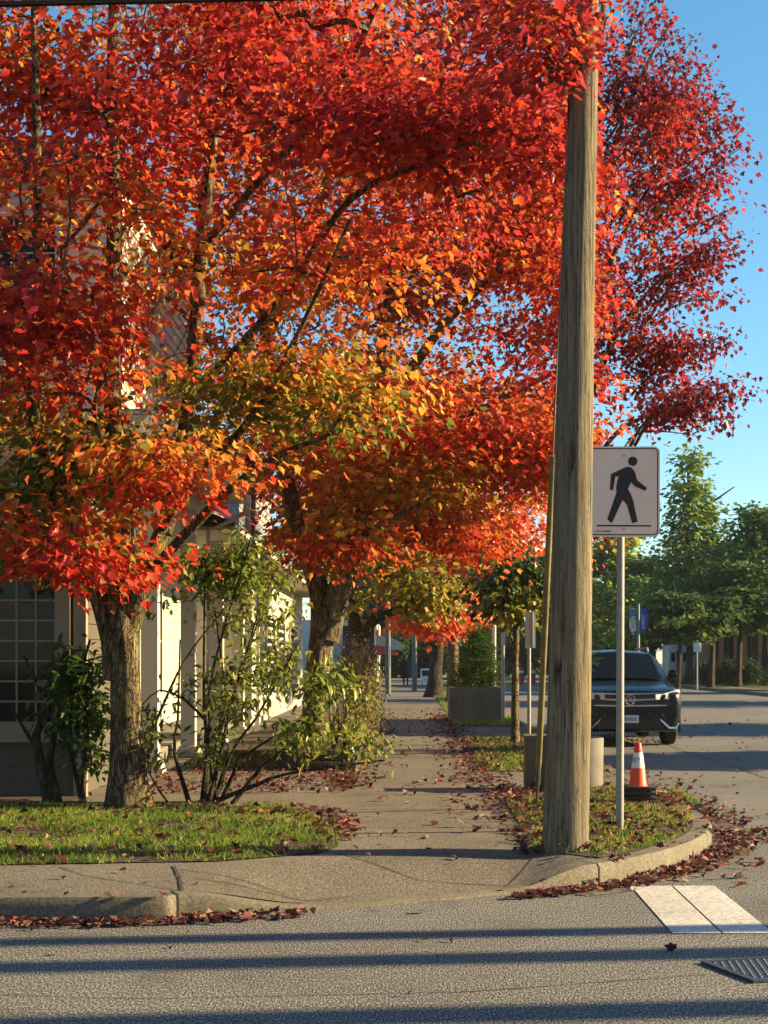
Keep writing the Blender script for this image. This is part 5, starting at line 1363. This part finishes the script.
# row of trees closing the far end of the street
FG = 'trees closing the far end of the street'
kinds = ['dark green', 'mid green', 'yellow green', 'golden brown']
spots = [(345, 125, 590, 60, .2, 0), (382, 132, 596, 44, .3, 1), (408, 138, 600, 46, .52, 2), (438, 128, 590, 50, .2, 0), (468, 136, 596, 52, .6, 2), (500, 130, 604, 50, .25, 0), (530, 140, 600, 46, .45, 1), (560, 132, 596, 56, .2, 0), (590, 136, 580, 50, .45, 1), (625, 142, 570, 60, .3, 0), (715, 130, 560, 90, .2, 0), (790, 124, 560, 90, .22, 0)]
where = ['behind the porch house gable', 'just behind the awning shop', 'above the far walking person', 'behind the far lamp post', 'behind the planter conifer', 'left of the young trunk', 'right of the young trunk', 'hidden behind the wooden pole', 'between the pole and the sign post', 'behind the patterned banner', 'behind the brick building', 'past the right end of the brick building']
for i, (px, Y, pt, w, t0, k) in enumerate(spots):
    gtree('far_tree', f'{kinds[k]} far tree {where[i]}', px, Y, pt, 676, w, 170, t0, 80 + i, .48, group=FG, trunk=.22, lobes=4, mul=1.0)
# street trees, lamp and poles beyond the right edge, whose shadows cross the road
for i, (x, Y, h, r) in enumerate(((20.5, 25.6, 7.6, 2.2), (20, 36.0, 8.6, 3.0), (21, 57, 9.5, 4.6), (22, 74, 10.0, 3.4))):
    def T(px, py): return None
    gtree('street_tree', ('small', 'middle sized', 'large', 'farthest')[i] + ' roadside tree past the right edge shading the street', CX + x / Y * F, Y, HY - (h - CH) / Y * F, HY - .6 / Y * F, 2 * r / Y * F, 240, .3, 110 + i, .36, group='roadside trees shading the street', trunk=.18, mul=1.)
for x, y, r, h, lab in ((13.0, 10.06, .15, 8.0, 'slim lamp post past the right edge shading the side road'), (15.6, 9.62, .19, 9.0, 'stout pole past the right edge shading the side road'), (17.6, 8.56, .21, 9.5, 'thickest pole past the right edge shading the side road')):
    t = thing('utility_pole', lab, 'utility pole', (x, y, 0), 'poles past the right edge')
    MB().tube([(x, y, 0), (x, y, h)], [r, r * .8], 12).build('shaft', M['pole_wood'], t)
    MB().box(x - .05, x + .05, y - .8, y + .8, h - .7, h - .6).build('crossarm', M['timber'], t)

# maples added unseen behind the viewer to block low sky and darken the panes
src = [o for o in bpy.data.objects if o.get('label', '').startswith('second maple')][0]
for x, y, rz, sc, lab in ((-9, -9, 1.0, 1.1, 'added red maple behind the viewer facing the paned window'), (-1, -12, 2.2, 1.2, 'added red maple straight behind the viewer across the side road'), (7, -10, 3.7, 1.1, 'added red maple behind the viewer facing the crossing sign'), (15, -12, 5.0, 1.2, 'added red maple behind the viewer far to the right'), (-17, -7, .4, 1.2, 'added red maple behind the viewer far to the left')):
    copy_thing(src, (x, y, 0), lab, rz, sc)['group'] = 'added maples across the side road behind the viewer'

# ------------------------------------------------------------------ thin autumn haze over the far end of the street
hm = bpy.data.materials.new('haze_air'); hm.use_nodes = True; hn = hm.node_tree; hn.nodes.remove(hn.nodes['Principled BSDF'])
pv = hn.nodes.new('ShaderNodeVolumePrincipled'); pv.inputs['Color'].default_value = (.82, .9, 1, 1); pv.inputs['Density'].default_value = .0002; pv.inputs['Anisotropy'].default_value = .3
hn.links.new(pv.outputs[0], hn.nodes['Material Output'].inputs['Volume'])
tag(MB().box(-720, 720, -320, 1020, -1.2, 32).build('haze', hm), 'thin pale air softening the far trees', None, None, 'stuff')

# ================================================================== LIGHT AND CAMERA
AZ, EL = R(6.0), R(21)
sun = bpy.data.lights.new('sun', 'SUN'); sun.energy = 5.0; sun.angle = R(.5); sun.color = (1, .77, .41)
so = bpy.data.objects.new('sun', sun); COL.objects.link(so)
sv = Vector((math.cos(EL) * math.cos(AZ), math.cos(EL) * math.sin(AZ), math.sin(EL)))
so.rotation_euler = sv.to_track_quat('Z', 'Y').to_euler()
so.location = sv * 60
w = bpy.data.worlds.new('World'); SC.world = w; w.use_nodes = True
nt = w.node_tree; bg = nt.nodes['Background']
sky = nt.nodes.new('ShaderNodeTexSky'); sky.sky_type = 'NISHITA'; sky.sun_disc = False
sky.sun_elevation = EL; sky.sun_rotation = R(90) - AZ; sky.air_density = 1.0; sky.dust_density = .2; sky.ozone_density = 3.5
hs = nt.nodes.new('ShaderNodeHueSaturation'); hs.inputs['Saturation'].default_value = 1.16; hs.inputs['Hue'].default_value = .485; hs.inputs['Value'].default_value = 1.12
nt.links.new(sky.outputs[0], hs.inputs['Color']); nt.links.new(hs.outputs[0], bg.inputs[0]); bg.inputs[1].default_value = .06
cam = bpy.data.cameras.new('camera'); co = bpy.data.objects.new('camera', cam); COL.objects.link(co)
co.location = (0, 0, CH); co.rotation_euler = (R(90), 0, 0)
cam.sensor_fit = 'VERTICAL'; cam.sensor_height = 36; cam.lens = F / 1024 * 36
cam.shift_x = -(CX - 384) / 1024; cam.shift_y = (HY - 512) / 1024
cam.clip_end = 3000; cam.clip_start = .1
SC.camera = co
SC.view_settings.view_transform = 'Standard'; SC.view_settings.look = 'None'
SC.view_settings.exposure = 1.68; SC.view_settings.gamma = 1
SC.cycles.max_bounces = 8; SC.cycles.transmission_bounces = 6; SC.cycles.diffuse_bounces = 4
